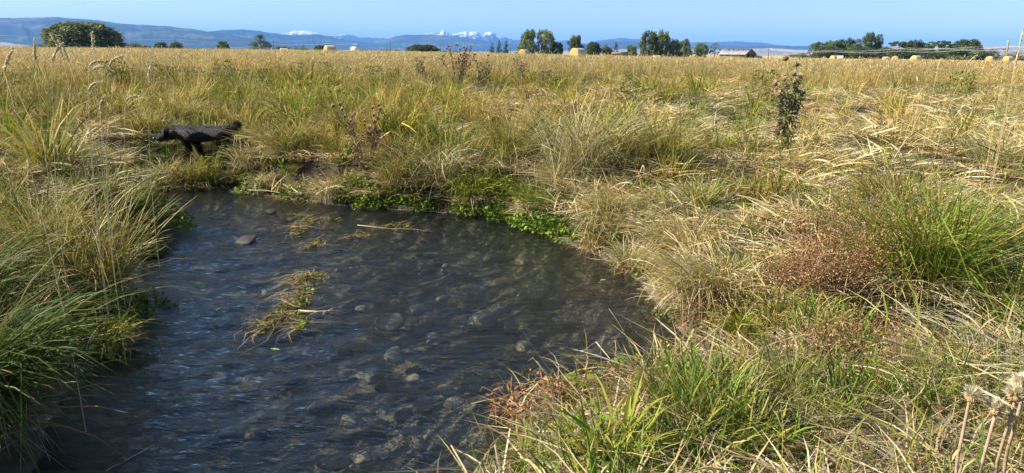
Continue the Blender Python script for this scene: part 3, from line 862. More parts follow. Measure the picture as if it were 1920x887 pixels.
# cress and small leafy plants at the water's edge
x, y = wedge(2.2, 14, 60)
sd = stream_sd(x, y)
far_shore = (y > 6.2)
cl = fbm(x / 0.8, y / 0.8, 19, 2)
p = np.where(far_shore, 0.55, 0.16) * sstep(0.35, 0.6, cl + 0.1)
lay('water_cress', 'low leafy cress along the edge of the water', 'plants', S_cress, x, y, (sd > -0.10) & (sd < 0.32) & (rng.random(len(x)) < p) & clear(x, y, 2.2), (0.6, 1.2), (0.7, 1.3), dz=0.0)
fs = (y > 6.5) & (sd > -0.12) & (sd < 0.45) & (x > -3.2) & (x < 0.6) & (rng.random(len(x)) < 0.20 * sstep(0.3, 0.6, fbm(x / 0.6, y / 0.6, 27, 2) + 0.1))
lay('tall_water_cress', 'taller dark leafy cress massed along the far shore', 'plants', S_cress, x, y, fs & clear(x, y), (0.55, 1.05), (0.9, 1.9), dz=0.0, tint_mul=(0.80, 0.82, 0.8), tint_args=dict(spread=0.25))
p = np.where(far_shore, 0.12, 0.22) * sstep(0.4, 0.65, fbm(x / 0.9 + 30, y / 0.9, 23, 2) + 0.12)
lay('dead_shore_weeds', 'brown dead weeds on the muddy shore', 'plants', S_dead, x, y, (sd > -0.02) & (sd < 0.75) & (rng.random(len(x)) < p) & (x > -1.0) & clear(x, y, 2.0), (0.7, 1.3), (0.7, 1.4), dz=0.0)

# short fresh grass at the photographer's feet and on the low left bank
x, y = wedge(1.6, 7.5, 44)
sd = stream_sd(x, y)
fg = np.exp(-(((x - 0.60) / 0.80) ** 2 + ((y - 2.85) / 0.55) ** 2)) * 1.1 + 0.4 * np.exp(-(((x + 2.75) / 0.6) ** 2 + ((y - 4.4) / 0.9) ** 2)) + 0.06
lay('short_green_grass', 'short bright green grass on the low near banks', 'grass', S_short, x, y, (sd > 0.06) & (rng.random(len(x)) < fg * (1 - 0.85 * spit_map(x, y))) & clear(x, y, 1.6), (0.55, 1.0), (0.8, 1.2))

# leafy green forbs in the meadow behind the dog
x, y = wedge(13, 27, 1.5)
az = np.degrees(np.arctan2(x, y))
p = np.exp(-((az + 24) / 8) ** 2) * sstep(17, 19, y) * 0.9 + 0.03
lay('leafy_forbs', 'dark leafy forbs among the far grass', 'plants', S_forb, x, y, rng.random(len(x)) < p, (0.7, 1.2), (0.8, 1.2))


# ------------------------------------------------------------------ tussocks that stand out one by one
TUSSOCK_STYLES = {
    'sedge':  ([(5, YELG), (3, OLIVE), (2, GREEN), (2, GOLD), (1, STRAW)], [(2, GOLD), (2, RUST), (1, STRAW)]),
    'green':  ([(4, GREEN), (4, FRESH), (3, YELG), (1, GOLD)], [(2, YELG), (1, GOLD)]),
    'dark':   ([(4, (0.07, 0.12, 0.018)), (3, DARKG), (2, (0.11, 0.13, 0.03))], [(2, OLIVE), (1, TAN)]),  # dark greens; they also put the corner tussocks' shade into the blade colour
    'bright': ([(5, FRESH), (4, YELG), (1, (0.42, 0.36, 0.06))], [(3, (0.42, 0.36, 0.06)), (1, GOLD)]),
    'straw':  ([(5, STRAW), (3, GOLD), (3, YELG), (2, PALE), (1, OLIVE)], [(1, GOLD), (1, PALE)]),
    'pale':   ([(4, YELG), (3, PALE), (3, STRAW), (3, OLIVE), (2, GREEN)], [(1, PALE), (1, STRAW)]),
}
def tussock(px, py, rad, height, style, label, n=420, droop=0.35, lean=None, width=(0.004, 0.008), seed=0, pos=None, spread=(2, 30)):
    p = on_ground(px, py) if pos is None else Vector((*pos, gz(*pos)))
    g = np.random.default_rng(4000 + seed + int(px))
    th = thing('grass_tussock', label, 'tussock', (p.x, p.y, p.z - 0.02), 0, 'grass tussocks standing out in the meadow and on the banks')
    tb, tp = TUSSOCK_STYLES[style]
    a = Geo()
    # several overlapping sub-clumps so the outline is uneven
    k = max(4, int(n / 70))
    for i in range(k):
        an = g.uniform(0, 6.283); rr = rad * 0.62 * math.sqrt(g.random())
        hs = height * g.uniform(0.62, 1.12)
        blade_set(a, n // k, rad * 0.38, (hs * 0.72, hs * 1.25), spread, (25 + 60 * droop, 60 + 110 * droop), width, tb, tp, 5, 0.7,
                  az=lean if (lean is not None and i % 2) else None, azs=0.7, g=g, off=(rr * math.cos(an), rr * math.sin(an)))
    obj('blades', a.mesh('blades'), M['plant'], th)
    b = Geo()
    blade_set(b, int(n * 0.45), rad * 0.9, (height * 0.35, height * 0.8), (25, 70), (85, 135), (0.003, 0.006), [(2, TAN), (2, DARKG), (1, GREY)] if style == 'dark' else [(3, STRAW), (2, PALE), (2, TAN), (1, GREY)], None, 4, 0.8, g=g)  # dark style: darker skirt colours paint in the shade of the lower left corner
    obj('dry_skirt', b.mesh('dry_skirt'), M['plant'], th)
    return th

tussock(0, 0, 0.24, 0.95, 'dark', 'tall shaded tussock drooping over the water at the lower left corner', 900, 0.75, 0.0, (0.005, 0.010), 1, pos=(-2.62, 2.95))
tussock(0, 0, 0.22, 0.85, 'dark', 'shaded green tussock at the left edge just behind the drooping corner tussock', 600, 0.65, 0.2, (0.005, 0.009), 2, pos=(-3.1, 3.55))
tussock(165, 560, 0.28, 0.80, 'sedge', 'tall yellow green sedge tussock on the left bank with rusty tips', 600, 0.25, None, (0.004, 0.008), 3)
tussock(100, 500, 0.30, 0.80, 'sedge', 'golden green sedge tussock at the far left bank behind the tall one', 520, 0.25, None, (0.004, 0.008), 4)
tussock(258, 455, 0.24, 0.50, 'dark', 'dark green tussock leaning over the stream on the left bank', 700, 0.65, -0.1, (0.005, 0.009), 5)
tussock(215, 420, 0.25, 0.52, 'green', 'upright green tussock just behind the dark leaning one', 520, 0.35, None, (0.005, 0.009), 6)
tussock(195, 655, 0.18, 0.34, 'bright', 'low bright green tuft on the lit ledge of the left bank', 380, 0.6, 0.0, (0.006, 0.010), 7)
tussock(345, 236, 0.32, 0.62, 'sedge', 'broad yellow green tussock just behind the black dog', 620, 0.45, None, (0.005, 0.009), 8)
tussock(393, 312, 0.07, 0.62, 'bright', 'thin upright green tuft in front of the black dog', 60, 0.15, None, (0.006, 0.010), 9, pos=(DOG.x + 0.10, DOG.y - 0.26))
tussock(322, 318, 0.22, 0.62, 'pale', 'low straw and green tuft before the front legs of the dog', 420, 0.5, None, (0.005, 0.009),  31, pos=(DOG.x - 0.42, DOG.y - 0.36))
tussock(366, 318, 0.22, 0.58, 'sedge', 'low olive tuft under the belly of the dog', 420, 0.5, None, (0.005, 0.009),  32, pos=(DOG.x - 0.06, DOG.y - 0.40))
tussock(432, 320, 0.18, 0.40, 'green', 'low green tuft before the hind legs of the dog', 150, 0.5, None, (0.005, 0.009),  33, pos=(DOG.x + 0.30, DOG.y - 0.42))
tussock(545, 290, 0.32, 0.6, 'sedge', 'olive tussock between the dog and the dead thistle', 560, 0.4, None, (0.005, 0.009), 10)
tussock(630, 366, 0.30, 0.42, 'pale', 'pale drooping mound of grass at the far shore below the dead thistle', 700, 0.8, -1.4, (0.004, 0.008), 11)
tussock(895, 378, 0.27, 0.60, 'bright', 'bright yellow green tussock at the far shore', 620, 0.55, None, (0.006, 0.010), 12)
tussock(960, 310, 0.34, 0.92, 'sedge', 'brownish green tussock behind the bright one at the far shore', 560, 0.35, None, (0.004, 0.008), 13)
tussock(1085, 345, 0.36, 1.0, 'pale', 'tall pale gold green tussock above the bend of the right bank', 850, 0.35, None, (0.004, 0.008), 14)
tussock(1238, 325, 0.34, 0.88, 'sedge', 'gold tipped green tussock to the right of the tall pale one', 620, 0.35, None, (0.004, 0.008), 15)
tussock(1345, 575, 0.30, 0.62, 'straw', 'big straw coloured tussock arching over the right bank', 1000, 0.65, 3.0, (0.004, 0.007), 16)
tussock(1290, 490, 0.28, 0.58, 'straw', 'golden tussock on the right bank behind the big arching one', 800, 0.6, 3.2, (0.004, 0.007), 17)
tussock(1720, 535, 0.34, 0.88, 'green', 'large upright green tussock beside the rusty weed', 950, 0.4, None, (0.004, 0.008), 18)
tussock(1660, 420, 0.30, 0.72, 'sedge', 'golden green tussock behind the large green one', 620, 0.4, None, (0.004, 0.008), 19)
tussock(1395, 640, 0.20, 0.34, 'bright', 'small bright green tuft at the foot of the arching straw tussock', 420, 0.5, None, (0.005, 0.009), 20)
tussock(1893, 640, 0.18, 0.62, 'green', 'tall green tuft at the right edge above the near thistle heads', 260, 0.3, None, (0.006, 0.010), 21)
tussock(1010, 880, 0.18, 0.27, 'bright', 'bright green blades in the foreground next to the muddy spit', 190, 0.3, None, (0.007, 0.012), 22)
tussock(1130, 862, 0.20, 0.33, 'bright', 'tall fresh green blades in the centre of the near bank', 210, 0.3, None, (0.007, 0.013), 23)
tussock(1280, 868, 0.20, 0.22, 'green', 'broad green tuft in the foreground right of the fresh blades', 170, 0.4, None, (0.006, 0.011), 24)
tussock(1425, 850, 0.10, 0.22, 'bright', 'small yellow green tuft amid the foreground straw', 110, 0.4, None, (0.006, 0.011), 25)
tussock(645, 160, 0.42, 0.6, 'green', 'small dark green tussock in the far meadow above the dead thistle', 380, 0.4, None, (0.008, 0.014), 26)
tussock(460, 195, 0.40, 0.7, 'sedge', 'upright olive tussock in the meadow up the slope from the dog', 420, 0.3, None, (0.007, 0.012), 27)
tussock(1345, 300, 0.22, 0.5, 'green', 'slender green tuft between the gold tipped tussock and the green thistle', 260, 0.3, None, (0.005, 0.009), 28)

tussock(752, 345, 0.30, 0.70, 'sedge', 'olive tussock in the shade just right of the dead thistle', 620, 0.5, None, (0.004, 0.008), 41)
tussock(828, 340, 0.32, 0.74, 'pale', 'straw tussock behind the cress between the dead thistle and the bright tussock', 640, 0.5, None, (0.004, 0.008), 42)
tussock(1012, 398, 0.24, 0.46, 'green', 'green tussock at the far shore right of the bright one', 520, 0.55, None, (0.005, 0.009), 43)
tussock(1160, 420, 0.32, 0.66, 'straw', 'straw tussock above the reddish weeds of the right bank', 760, 0.6, 3.4, (0.004, 0.007), 44)
tussock(500, 345, 0.24, 0.30, 'pale', 'low straw tuft on the bare mud of the far shore', 300, 0.6, None, (0.005, 0.009), 34)
tussock(445, 338, 0.20, 0.26, 'sedge', 'low olive tuft at the far shore below the dog', 260, 0.6, None, (0.005, 0.009), 35)
tussock(478, 312, 0.30, 0.50, 'pale', 'straw tussock right behind the tail of the dog', 520, 0.5, None, (0.005, 0.009), 45)
tussock(1180, 325, 0.32, 0.80, 'sedge', 'olive tussock between the tall pale and the gold tipped tussocks', 520, 0.4, None, (0.004, 0.008), 46)
tussock(1450, 440, 0.34, 0.42, 'straw', 'low straw mound below the green thistle', 640, 0.8, 0.6, (0.004, 0.008), 47)
tussock(1850, 330, 0.30, 0.60, 'pale', 'pale upright tussock near the right edge below the buff stalks', 480, 0.3, None, (0.004, 0.008), 48)
tussock(1790, 470, 0.26, 0.50, 'green', 'dark green tuft in the shade right of the large green tussock', 420, 0.5, None, (0.004, 0.008), 49)
tussock(1380, 395, 0.30, 0.50, 'sedge', 'olive tuft left of the low straw mound', 460, 0.5, None, (0.004, 0.008), 50)

tussock(1128, 468, 0.20, 0.34, 'straw', 'small straw tuft on the mud at the right bend of the pool', 320, 0.6, None, (0.004, 0.007), 51)
tussock(1195, 500, 0.20, 0.36, 'pale', 'small pale tuft on the right bank above the drifting leaf', 340, 0.6, None, (0.004, 0.007), 52)
tussock(1262, 560, 0.20, 0.36, 'straw', 'small straw tuft hanging to the water on the right bank', 360, 0.8, 3.3, (0.004, 0.007), 53)
tussock(1480, 610, 0.22, 0.36, 'sedge', 'olive tuft below the left rusty weed', 320, 0.5, None, (0.004, 0.008), 54)

# ------------------------------------------------------------------ thistles
M['bur'] = vcol_material('thistle_bur', 0.9, 0.1, 120, 0.4, 0.6, 0.004)
def bur_mesh(r, C):
    g = Geo(); n = 10
    prof = [(0.0, 0.0), (0.72, 0.12), (1.0, 0.5), (0.92, 0.95), (0.6, 1.35), (0.0, 1.4)]
    V = [(0, 0, 0)]
    for pr, pz in prof[1:-1]:
        for j in range(n):
            a = 6.2832 * j / n; k = 1 + 0.18 * ((j % 2) * 2 - 1)
            V.append((r * pr * k * math.cos(a), r * pr * k * math.sin(a), r * pz))
    V.append((0, 0, r * 1.4))
    F4 = [(1 + i * n + j, 1 + i * n + (j + 1) % n, 1 + (i + 1) * n + (j + 1) % n, 1 + (i + 1) * n + j) for i in range(len(prof) - 3) for j in range(n)]
    e = len(V) - 1
    F3 = [(0, 1 + (j + 1) % n, 1 + j) for j in range(n)] + [(e, 1 + (len(prof) - 3) * n + j, 1 + (len(prof) - 3) * n + (j + 1) % n) for j in range(n)]
    g.add(V, F3, F4, C)
    # spines
    k = 26; rg = np.random.default_rng(3)
    a = rg.uniform(0, 6.283, k); zz = rg.uniform(0.1, 1.1, k)
    d = np.stack([np.cos(a), np.sin(a), rg.uniform(-0.2, 0.6, k)], 1)
    P0 = np.stack([np.cos(a) * r * 0.9, np.sin(a) * r * 0.9, zz * r], 1)
    P = np.stack([P0, P0 + d * r * 0.35, P0 + d * r * 0.7], 1)
    S = np.stack([-np.sin(a), np.cos(a), np.zeros(k)], 1)
    g.strips(P, np.array([[0.09, 0.05, 0]]) * r * np.ones((k, 1)), S, np.repeat(np.array([C]) * 1.25, k, 0))
    return g.mesh('seed_head')
def fluff_mesh(r, C, spread, n=120, seed=1):
    g = Geo(); rg = np.random.default_rng(seed)
    a = rg.uniform(0, 6.283, n); e = rg.uniform(0, spread, n)
    d = np.stack([np.cos(a) * np.sin(e), np.sin(a) * np.sin(e), np.cos(e)], 1)
    P0 = np.array([[0, 0, r * 0.9]]) + d * r * 0.35
    ln = r * rg.uniform(0.8, 1.7, (n, 1))
    P = np.stack([P0, P0 + d * ln * 0.5, P0 + d * ln + rg.normal(0, 0.12 * r, (n, 3))], 1)
    S = np.stack([-np.sin(a), np.cos(a), np.zeros(n)], 1)
    g.strips(P, np.array([[0.09, 0.10, 0]]) * r * np.ones((n, 1)), S, pick(n, [(1, C), (1, tuple(min(.85, c * 1.25) for c in C))], rg))
    return g.mesh('fluff')

def thistle(px, py, height, label, nstem, spread, colors, headr, nhead, leafs, seed, pos=None, group='thistles', fluffc=(0.62, 0.47, 0.33), burc=(0.20, 0.11, 0.06), leaf_len=(0.06, 0.13), stem_r=0.007):
    p = on_ground(px, py) if pos is None else Vector((*pos, gz(*pos)))
    g = np.random.default_rng(7000 + seed)
    stemc, table = colors
    th = thing('thistle', label, 'thistle', (p.x, p.y, p.z - 0.02), 0, group)
    st = Geo(); tips = []; nodes = []
    for i in range(nstem):
        a = g.uniform(0, 6.283); ln = height * g.uniform(0.72, 1.0) if i else height
        out = spread * g.uniform(0.15, 1.0) if nstem > 1 else 0.05
        pts = []
        for s in np.linspace(0, 1, 7):
            pts.append(Vector((math.cos(a) * (0.03 + out * s ** 1.3) + g.normal(0, 0.008), math.sin(a) * (0.03 + out * s ** 1.3) + g.normal(0, 0.008), ln * s)))
        st.tube(pts, [stem_r * (1 - 0.6 * s) for s in np.linspace(0, 1, 7)], 6, np.array(stemc) * g.uniform(0.8, 1.2))
        tips.append((pts[-1], pts[-1] - pts[-2])); nodes += [(pts[j], a) for j in range(1, 7)]
        for b in range(g.integers(2, 5)):
            s = g.uniform(0.45, 0.9); j = int(s * 6); q = pts[j].lerp(pts[j + 1], s * 6 - j)
            aa = g.uniform(0, 6.283); bl = height * g.uniform(0.12, 0.28)
            m = q + Vector((math.cos(aa) * bl * 0.4, math.sin(aa) * bl * 0.4, bl * 0.35)); e = q + Vector((math.cos(aa) * bl * 0.55, math.sin(aa) * bl * 0.55, bl * 0.9))
            st.tube([q, m, e], [stem_r * 0.6, stem_r * 0.5, stem_r * 0.35], 5, stemc)
            tips.append((e, e - m)); nodes.append((m, aa))
    obj('stem', st.mesh('stem', True), M['wood'], th)
    if leafs:
        lf = Geo(); n = leafs
        ii = g.integers(0, len(nodes), n)
        C0 = np.array([tuple(nodes[i][0]) for i in ii]) + np.stack([g.normal(0, 0.012, n), g.normal(0, 0.012, n), g.uniform(-height * 0.10, height * 0.10, n)], 1)
        C0[:, 2] = np.maximum(C0[:, 2], 0.03)
        a = g.uniform(0, 6.283, n); el = g.uniform(-0.5, 0.7, n); ln = g.uniform(*leaf_len, n) * (1.25 - 0.7 * C0[:, 2] / height)
        k = 9; s = np.linspace(0, 1, k)
        P = np.zeros((n, k, 3))
        for j in range(k):
            e = el - 1.1 * s[j]
            P[:, j] = (P[:, j - 1] if j else C0) + np.stack([np.cos(a) * np.cos(e), np.sin(a) * np.cos(e), np.sin(e)], 1) * (ln / k)[:, None]
        W = ln[:, None] * 0.20 * np.array([0.3, 1.0, 0.35, 0.95, 0.3, 0.75, 0.25, 0.45, 0.0])[None]
        tw = g.normal(0, 0.5, n)
        S = np.stack([-np.sin(a) * np.cos(tw), np.cos(a) * np.cos(tw), np.sin(tw)], 1)
        lf.strips(P, W, S, pick(n, table, g))
        o = obj('leaves', lf.mesh('leaves'), M['plant'], th); o['kind'] = 'stuff'
    bm_ = bur_mesh(headr, burc); bm_.materials.append(M['bur'])
    fm = [fluff_mesh(headr, fluffc, sp, 110, k) for k, sp in enumerate((0.7, 1.3))]
    for f in fm: f.materials.append(M['plant'])
    order = g.permutation(len(tips))[:nhead]
    for q in order:
        t0, d = tips[q]
        h = obj('seed_head', bm_, None, th)
        h.location = t0; d = Vector(d) + Vector((g.normal(0, 0.02), g.normal(0, 0.02), 0.05))
        h.rotation_euler = d.to_track_quat('Z', 'Y').to_euler(); s = g.uniform(0.75, 1.2); h.scale = (s, s, s)
        if g.random() < 0.9:
            obj('fluff', fm[g.integers(0, 2)], None, h)
    return th
GT = ((0.16, 0.17, 0.08), [(3, (0.10, 0.13, 0.045)), (3, (0.16, 0.19, 0.075)), (2, (0.28, 0.26, 0.13)), (1, (0.32, 0.23, 0.14))])
DT = ((0.16, 0.10, 0.065), [(3, (0.17, 0.105, 0.065)), (2, (0.27, 0.18, 0.11)), (1, (0.10, 0.065, 0.045))])
MT = ((0.13, 0.11, 0.06), [(3, (0.08, 0.095, 0.04)), (2, (0.17, 0.13, 0.08)), (2, (0.26, 0.21, 0.14)), (1, (0.34, 0.30, 0.22))])
thistle(1468, 300, 1.18, 'tall green thistle with pinkish fluffy heads standing alone in the matted straw', 4, 0.07, GT, 0.030, 18, 420, 1, leaf_len=(0.08, 0.17), stem_r=0.010, fluffc=(0.74, 0.60, 0.48))
thistle(690, 322, 0.92, 'dead brown thistle with pale fluffy heads above the far shore', 8, 0.36, DT, 0.018, 22, 260, 2, leaf_len=(0.04, 0.10))
thistle(858, 172, 1.32, 'tallest of the dead brown thistles in the middle of the far meadow', 12, 0.62, DT, 0.028, 34, 420, 3, leaf_len=(0.08, 0.17), stem_r=0.010)
thistle(788, 168, 1.00, 'dark green thistle clump left of the tallest dead thistle', 8, 0.55, GT, 0.026, 18, 300, 4, leaf_len=(0.09, 0.18), stem_r=0.010)
thistle(903, 172, 1.08, 'dark brown thistle clump right of the tallest dead thistle', 7, 0.42, MT, 0.026, 18, 260, 5, leaf_len=(0.08, 0.16), stem_r=0.010)
thistle(975, 170, 1.05, 'thin brown thistle below the small hay bale', 6, 0.5, MT, 0.026, 14, 160, 6, leaf_len=(0.07, 0.15), stem_r=0.009)
thistle(1012, 176, 0.75, 'short grey thistle beside the thin brown one', 6, 0.45, MT, 0.026, 12, 150, 7, leaf_len=(0.07, 0.15), stem_r=0.009)
thistle(640, 160, 0.62, 'low grey green thistle at the small dark tussock in the far meadow', 5, 0.4, MT, 0.026, 10, 140, 8, leaf_len=(0.08, 0.16), stem_r=0.009)
thistle(1030, 158, 0.5, 'small withered thistle right of the thistle row', 4, 0.3, DT, 0.024, 8, 70, 9, leaf_len=(0.06, 0.12), stem_r=0.008)

# thistle heads close to the camera at the right edge
def near_thistle():
    base = Vector((1.30, 1.62, 0)); base.z = gz(base.x, base.y)
    th = thing('thistle', 'dry thistle with four fluffy tan heads near the camera at the lower right', 'thistle', base, 0, 'thistles')
    st = Geo(); lf = Geo(); g = np.random.default_rng(77)
    spots = [at_d(1818, 752, 1.95), at_d(1866, 778, 1.95), at_d(1903, 752, 1.98), at_d(1921, 732, 2.02)]
    fm = fluff_mesh(0.017, (0.78, 0.63, 0.43), 1.45, 420, 5); fm.materials.append(M['plant'])
    bm_ = bur_mesh(0.014, (0.46, 0.28, 0.14)); bm_.materials.append(M['bur'])
    for i, s in enumerate(spots):
        top = s - base; foot = Vector((0.02 * i - 0.03 + top.x * 0.55, 0.01 * i + top.y * 0.55, -0.02))
        pts = [foot, foot.lerp(top, 0.35) + Vector((0.008, 0.006, 0)), foot.lerp(top, 0.7) + Vector((-0.006, 0.004, 0)), top]
        st.tube(pts, [0.0055, 0.005, 0.0042, 0.0036], 7, (0.36, 0.25, 0.16))
        for k in range(5):
            q = pts[1].lerp(top, g.uniform(-0.3, 0.85)); a = g.uniform(0, 6.283); L = g.uniform(0.03, 0.07)
            P = np.array([[tuple(q), tuple(q + Vector((math.cos(a) * L * .4, math.sin(a) * L * .4, L * .25))), tuple(q + Vector((math.cos(a) * L * .7, math.sin(a) * L * .7, -L * .1))), tuple(q + Vector((math.cos(a) * L * .8, math.sin(a) * L * .8, -L * .6)))]])
            lf.strips(P, np.array([[0.002, 0.0045, 0.0035, 0]]), np.array([[-math.sin(a), math.cos(a), 0.3]]), pick(1, [(1, STRAW), (1, GOLD)], g))
        h = obj('seed_head', bm_, None, th); h.location = top; h.rotation_euler = (g.normal(0, 0.3), g.normal(0, 0.3), g.uniform(0, 6))
        obj('fluff', fm, None, h)
    obj('stem', st.mesh('stem', True), M['wood'], th)
    o = obj('leaves', lf.mesh('leaves'), M['plant'], th); o['kind'] = 'stuff'
near_thistle()

# ------------------------------------------------------------------ rusty airy weeds
def rusty_weed(px, py, rad, height, label, seed, n=70, seeds=60, pos=None, table=None):
    p = on_ground(px, py) if pos is None else Vector((*pos, gz(*pos)))
    g = np.random.default_rng(9000 + seed)
    th = thing('dry_weed', label, 'weed', (p.x, p.y, p.z - 0.01), 0, 'rusty brown dry weeds')
    table = table or [(4, (0.37, 0.205, 0.10)), (3, (0.48, 0.30, 0.155)), (2, (0.24, 0.11, 0.05)), (1, (0.58, 0.40, 0.23))]
    a = Geo()
    P = blade_set(a, n, rad * 0.8, (height * 0.5, height * 1.05), (0, 26), (6, 50), (0.003, 0.006), [(2, (0.24, 0.10, 0.05)), (1, (0.34, 0.20, 0.11))], None, 4, 0.8, g=g)
    obj('stem', a.mesh('stem'), M['plant'], th)
    b = Geo()
    ii = np.repeat(np.arange(n), seeds); s = 0.25 + 0.75 * g.random(len(ii)); j = np.minimum((s * 4).astype(int), 3); f = (s * 4 - j)[:, None]
    c = P[ii, j] * (1 - f) + P[ii, j + 1] * f + g.normal(0, 1, (len(ii), 3)) * np.array([0.035, 0.035, 0.03]) * (0.5 + height)
    c[:, 2] = np.maximum(c[:, 2], 0.01)
    leaf_cloud(b, c, (0.007, 0.020), table, g, 0.8, 0.5, 2)
    o = obj('seed_sprays', b.mesh('seed_sprays'), M['plant'], th); o['kind'] = 'stuff'
rusty_weed(1565, 578, 0.24, 0.98, 'large rusty brown weed in front of the large green tussock', 1, 130, 90)
rusty_weed(1490, 550, 0.18, 0.42, 'rusty weed leaning left beside the large rusty one', 2, 60, 60)
rusty_weed(1610, 690, 0.34, 0.34, 'low rusty brown weed patch below the large rusty weed', 3, 60, 60)
rusty_weed(1375, 715, 0.26, 0.10, 'flat brown weed mat at the edge of the muddy inlet', 4, 50, 50)
rusty_weed(1068, 758, 0.13, 0.16, 'brown tangled weed clump on the tip of the muddy spit', 5, 60, 55)
rusty_weed(1130, 440, 0.28, 0.12, 'dark reddish weeds where the right bank meets the water', 6, 60, 50, table=[(3, (0.14, 0.06, 0.045)), (2, (0.24, 0.12, 0.08)), (1, OLIVE)])
rusty_weed(165, 625, 0.16, 0.10, 'small tan weed patch on the lit ledge of the left bank', 7, 40, 45, table=[(2, (0.40, 0.24, 0.13)), (1, TAN), (1, OLIVE)])

# ------------------------------------------------------------------ single seed stalks
def stalk(top_px, d, bend, head_len, label, group, nod=0.3, seed=0, base_off=None, stem_c=STRAW, head_c=PALE, hw=0.008):
    top = at_d(top_px[0], top_px[1], d)
    g = np.random.default_rng(500 + seed)
    bx = top.x - bend[0]; by = top.y - bend[1]
    base = Vector((bx, by, gz(bx, by)))
    rel = top - base
    th = thing('seed_stalk', label, 'grass stalk', base, 0, group)
    pts = []
    for s in np.linspace(0, 1, 9):
        pts.append(Vector((rel.x * s ** 2.2, rel.y * s ** 2.2, rel.z * (s if s < 0.6 else s - nod * 0 ))))
    a = Geo(); a.tube(pts, [0.0032 * (1 - 0.5 * s) for s in np.linspace(0, 1, 9)], 5, stem_c)
    obj('stem', a.mesh('stem', True), M['wood'], th)
    d0 = (pts[-1] - pts[-2]).normalized()
    hp = [pts[-1] - d0 * 0.01]; cur = d0.copy()
    hd = Vector((bend[0], bend[1], 0)); hd = hd.normalized() if hd.length > 1e-4 else Vector((1, 0, 0))
    for k in range(7):
        cur = (cur + hd * nod * 0.16 + Vector((0, 0, -nod * 0.16))).normalized(); hp.append(hp[-1] + cur * head_len / 7)
    b = Geo()
    b.tube(hp, [hw * w for w in (0.15, 0.5, 0.75, 0.85, 0.8, 0.65, 0.45, 0.12)], 6, head_c)
    n = 90; ii = g.integers(0, 7, n); f = g.random((n, 1))
    H = np.array([tuple(v) for v in hp]); c = H[ii] * (1 - f) + H[ii + 1] * f + g.normal(0, hw * 0.5, (n, 3))
    leaf_cloud(b, c, (0.012, 0.024), [(2, head_c), (1, STRAW)], g, 0.9, 0.35, 2)
    obj('seed_head', b.mesh('seed_head'), M['plant'], th)
    return th
GL = 'pale seed stalks rising over the left bank'
for i, (tp, d, bd, hl, nod, lb) in enumerate([
    ((8, 134), 3.9, (-0.10, 0.0), 0.13, -1.8, 'pale seed stalk bowing at the far left edge'),
    ((66, 112), 5.2, (0.05, 0.0), 0.14, 0.1, 'straight pale seed stalk left of the pair against the willow'),
    ((98, 118), 5.0, (0.10, 0.05), 0.15, 0.5, 'pale seed stalk tilted right just below the round willow'),
    ((118, 107), 5.4, (-0.05, 0.0), 0.15, 0.4, 'left stalk of the pair crossing the round willow'),
    ((129, 116), 5.3, (-0.14, 0.0), 0.18, 0.2, 'right stalk of the pair crossing the round willow'),
    ((175, 88), 5.8, (0.03, 0.0), 0.11, 0.0, 'tallest pale stalk with its head in front of the willow'),
    ((166, 128), 5.2, (0.10, 0.0), 0.13, 1.2, 'pale seed stalk nodding right above the left bank'),
    ((176, 128), 5.1, (0.06, 0.0), 0.14, 2.6, 'strongly hooked pale stalk beside the nodding one'),
    ((203, 127), 5.5, (0.16, 0.0), 0.16, 0.9, 'long pale stalk leaning far right over the meadow'),
    ((278, 150), 6.4, (0.10, 0.0), 0.20, 0.3, 'buff seed stalk at the right end of the left stalks'),
    ((165, 172), 5.0, (0.08, 0.0), 0.13, 1.0, 'short buff stalk below the hooked ones'),
    ((188, 208), 4.6, (0.06, 0.0), 0.11, 0.4, 'drooping buff stalk with a feathery head above the left bank sedge'),
    ((235, 192), 5.6, (0.12, 0.0), 0.12, 1.1, 'short pale stalk leaning right above the green bank tussock')]):
    stalk(tp, d, bd, hl, lb, GL, nod, i)
GR = 'tall buff stalks at the right edge of the meadow'
for i, (tp, d, bd, hl, nod, lb) in enumerate([
    ((1911, 92), 8.5, (0.01, 0.0), 0.22, 0.0, 'tallest buff stalk at the right edge reaching into the sky'),
    ((1887, 102), 8.8, (-0.01, 0.0), 0.15, 0.0, 'second tall buff stalk left of the tallest one'),
    ((1902, 128), 8.0, (0.015, 0.0), 0.20, 0.1, 'stout buff stalk between the two tallest ones'),
    ((1668, 132), 10.0, (-0.10, 0.0), 0.18, 0.1, 'buff stalk leaning left below the dark grove'),
    ((1815, 120), 9.5, (0.20, 0.0), 0.14, 0.4, 'thin buff stalk leaning right near the grove end'),
    ((1758, 130), 9.0, (0.02, 0.0), 0.12, 0.2, 'short buff stalk in the golden belt right of the thistle')]):
    stalk(tp, d, bd, hl, lb, GR, nod, 40 + i, hw=0.009)

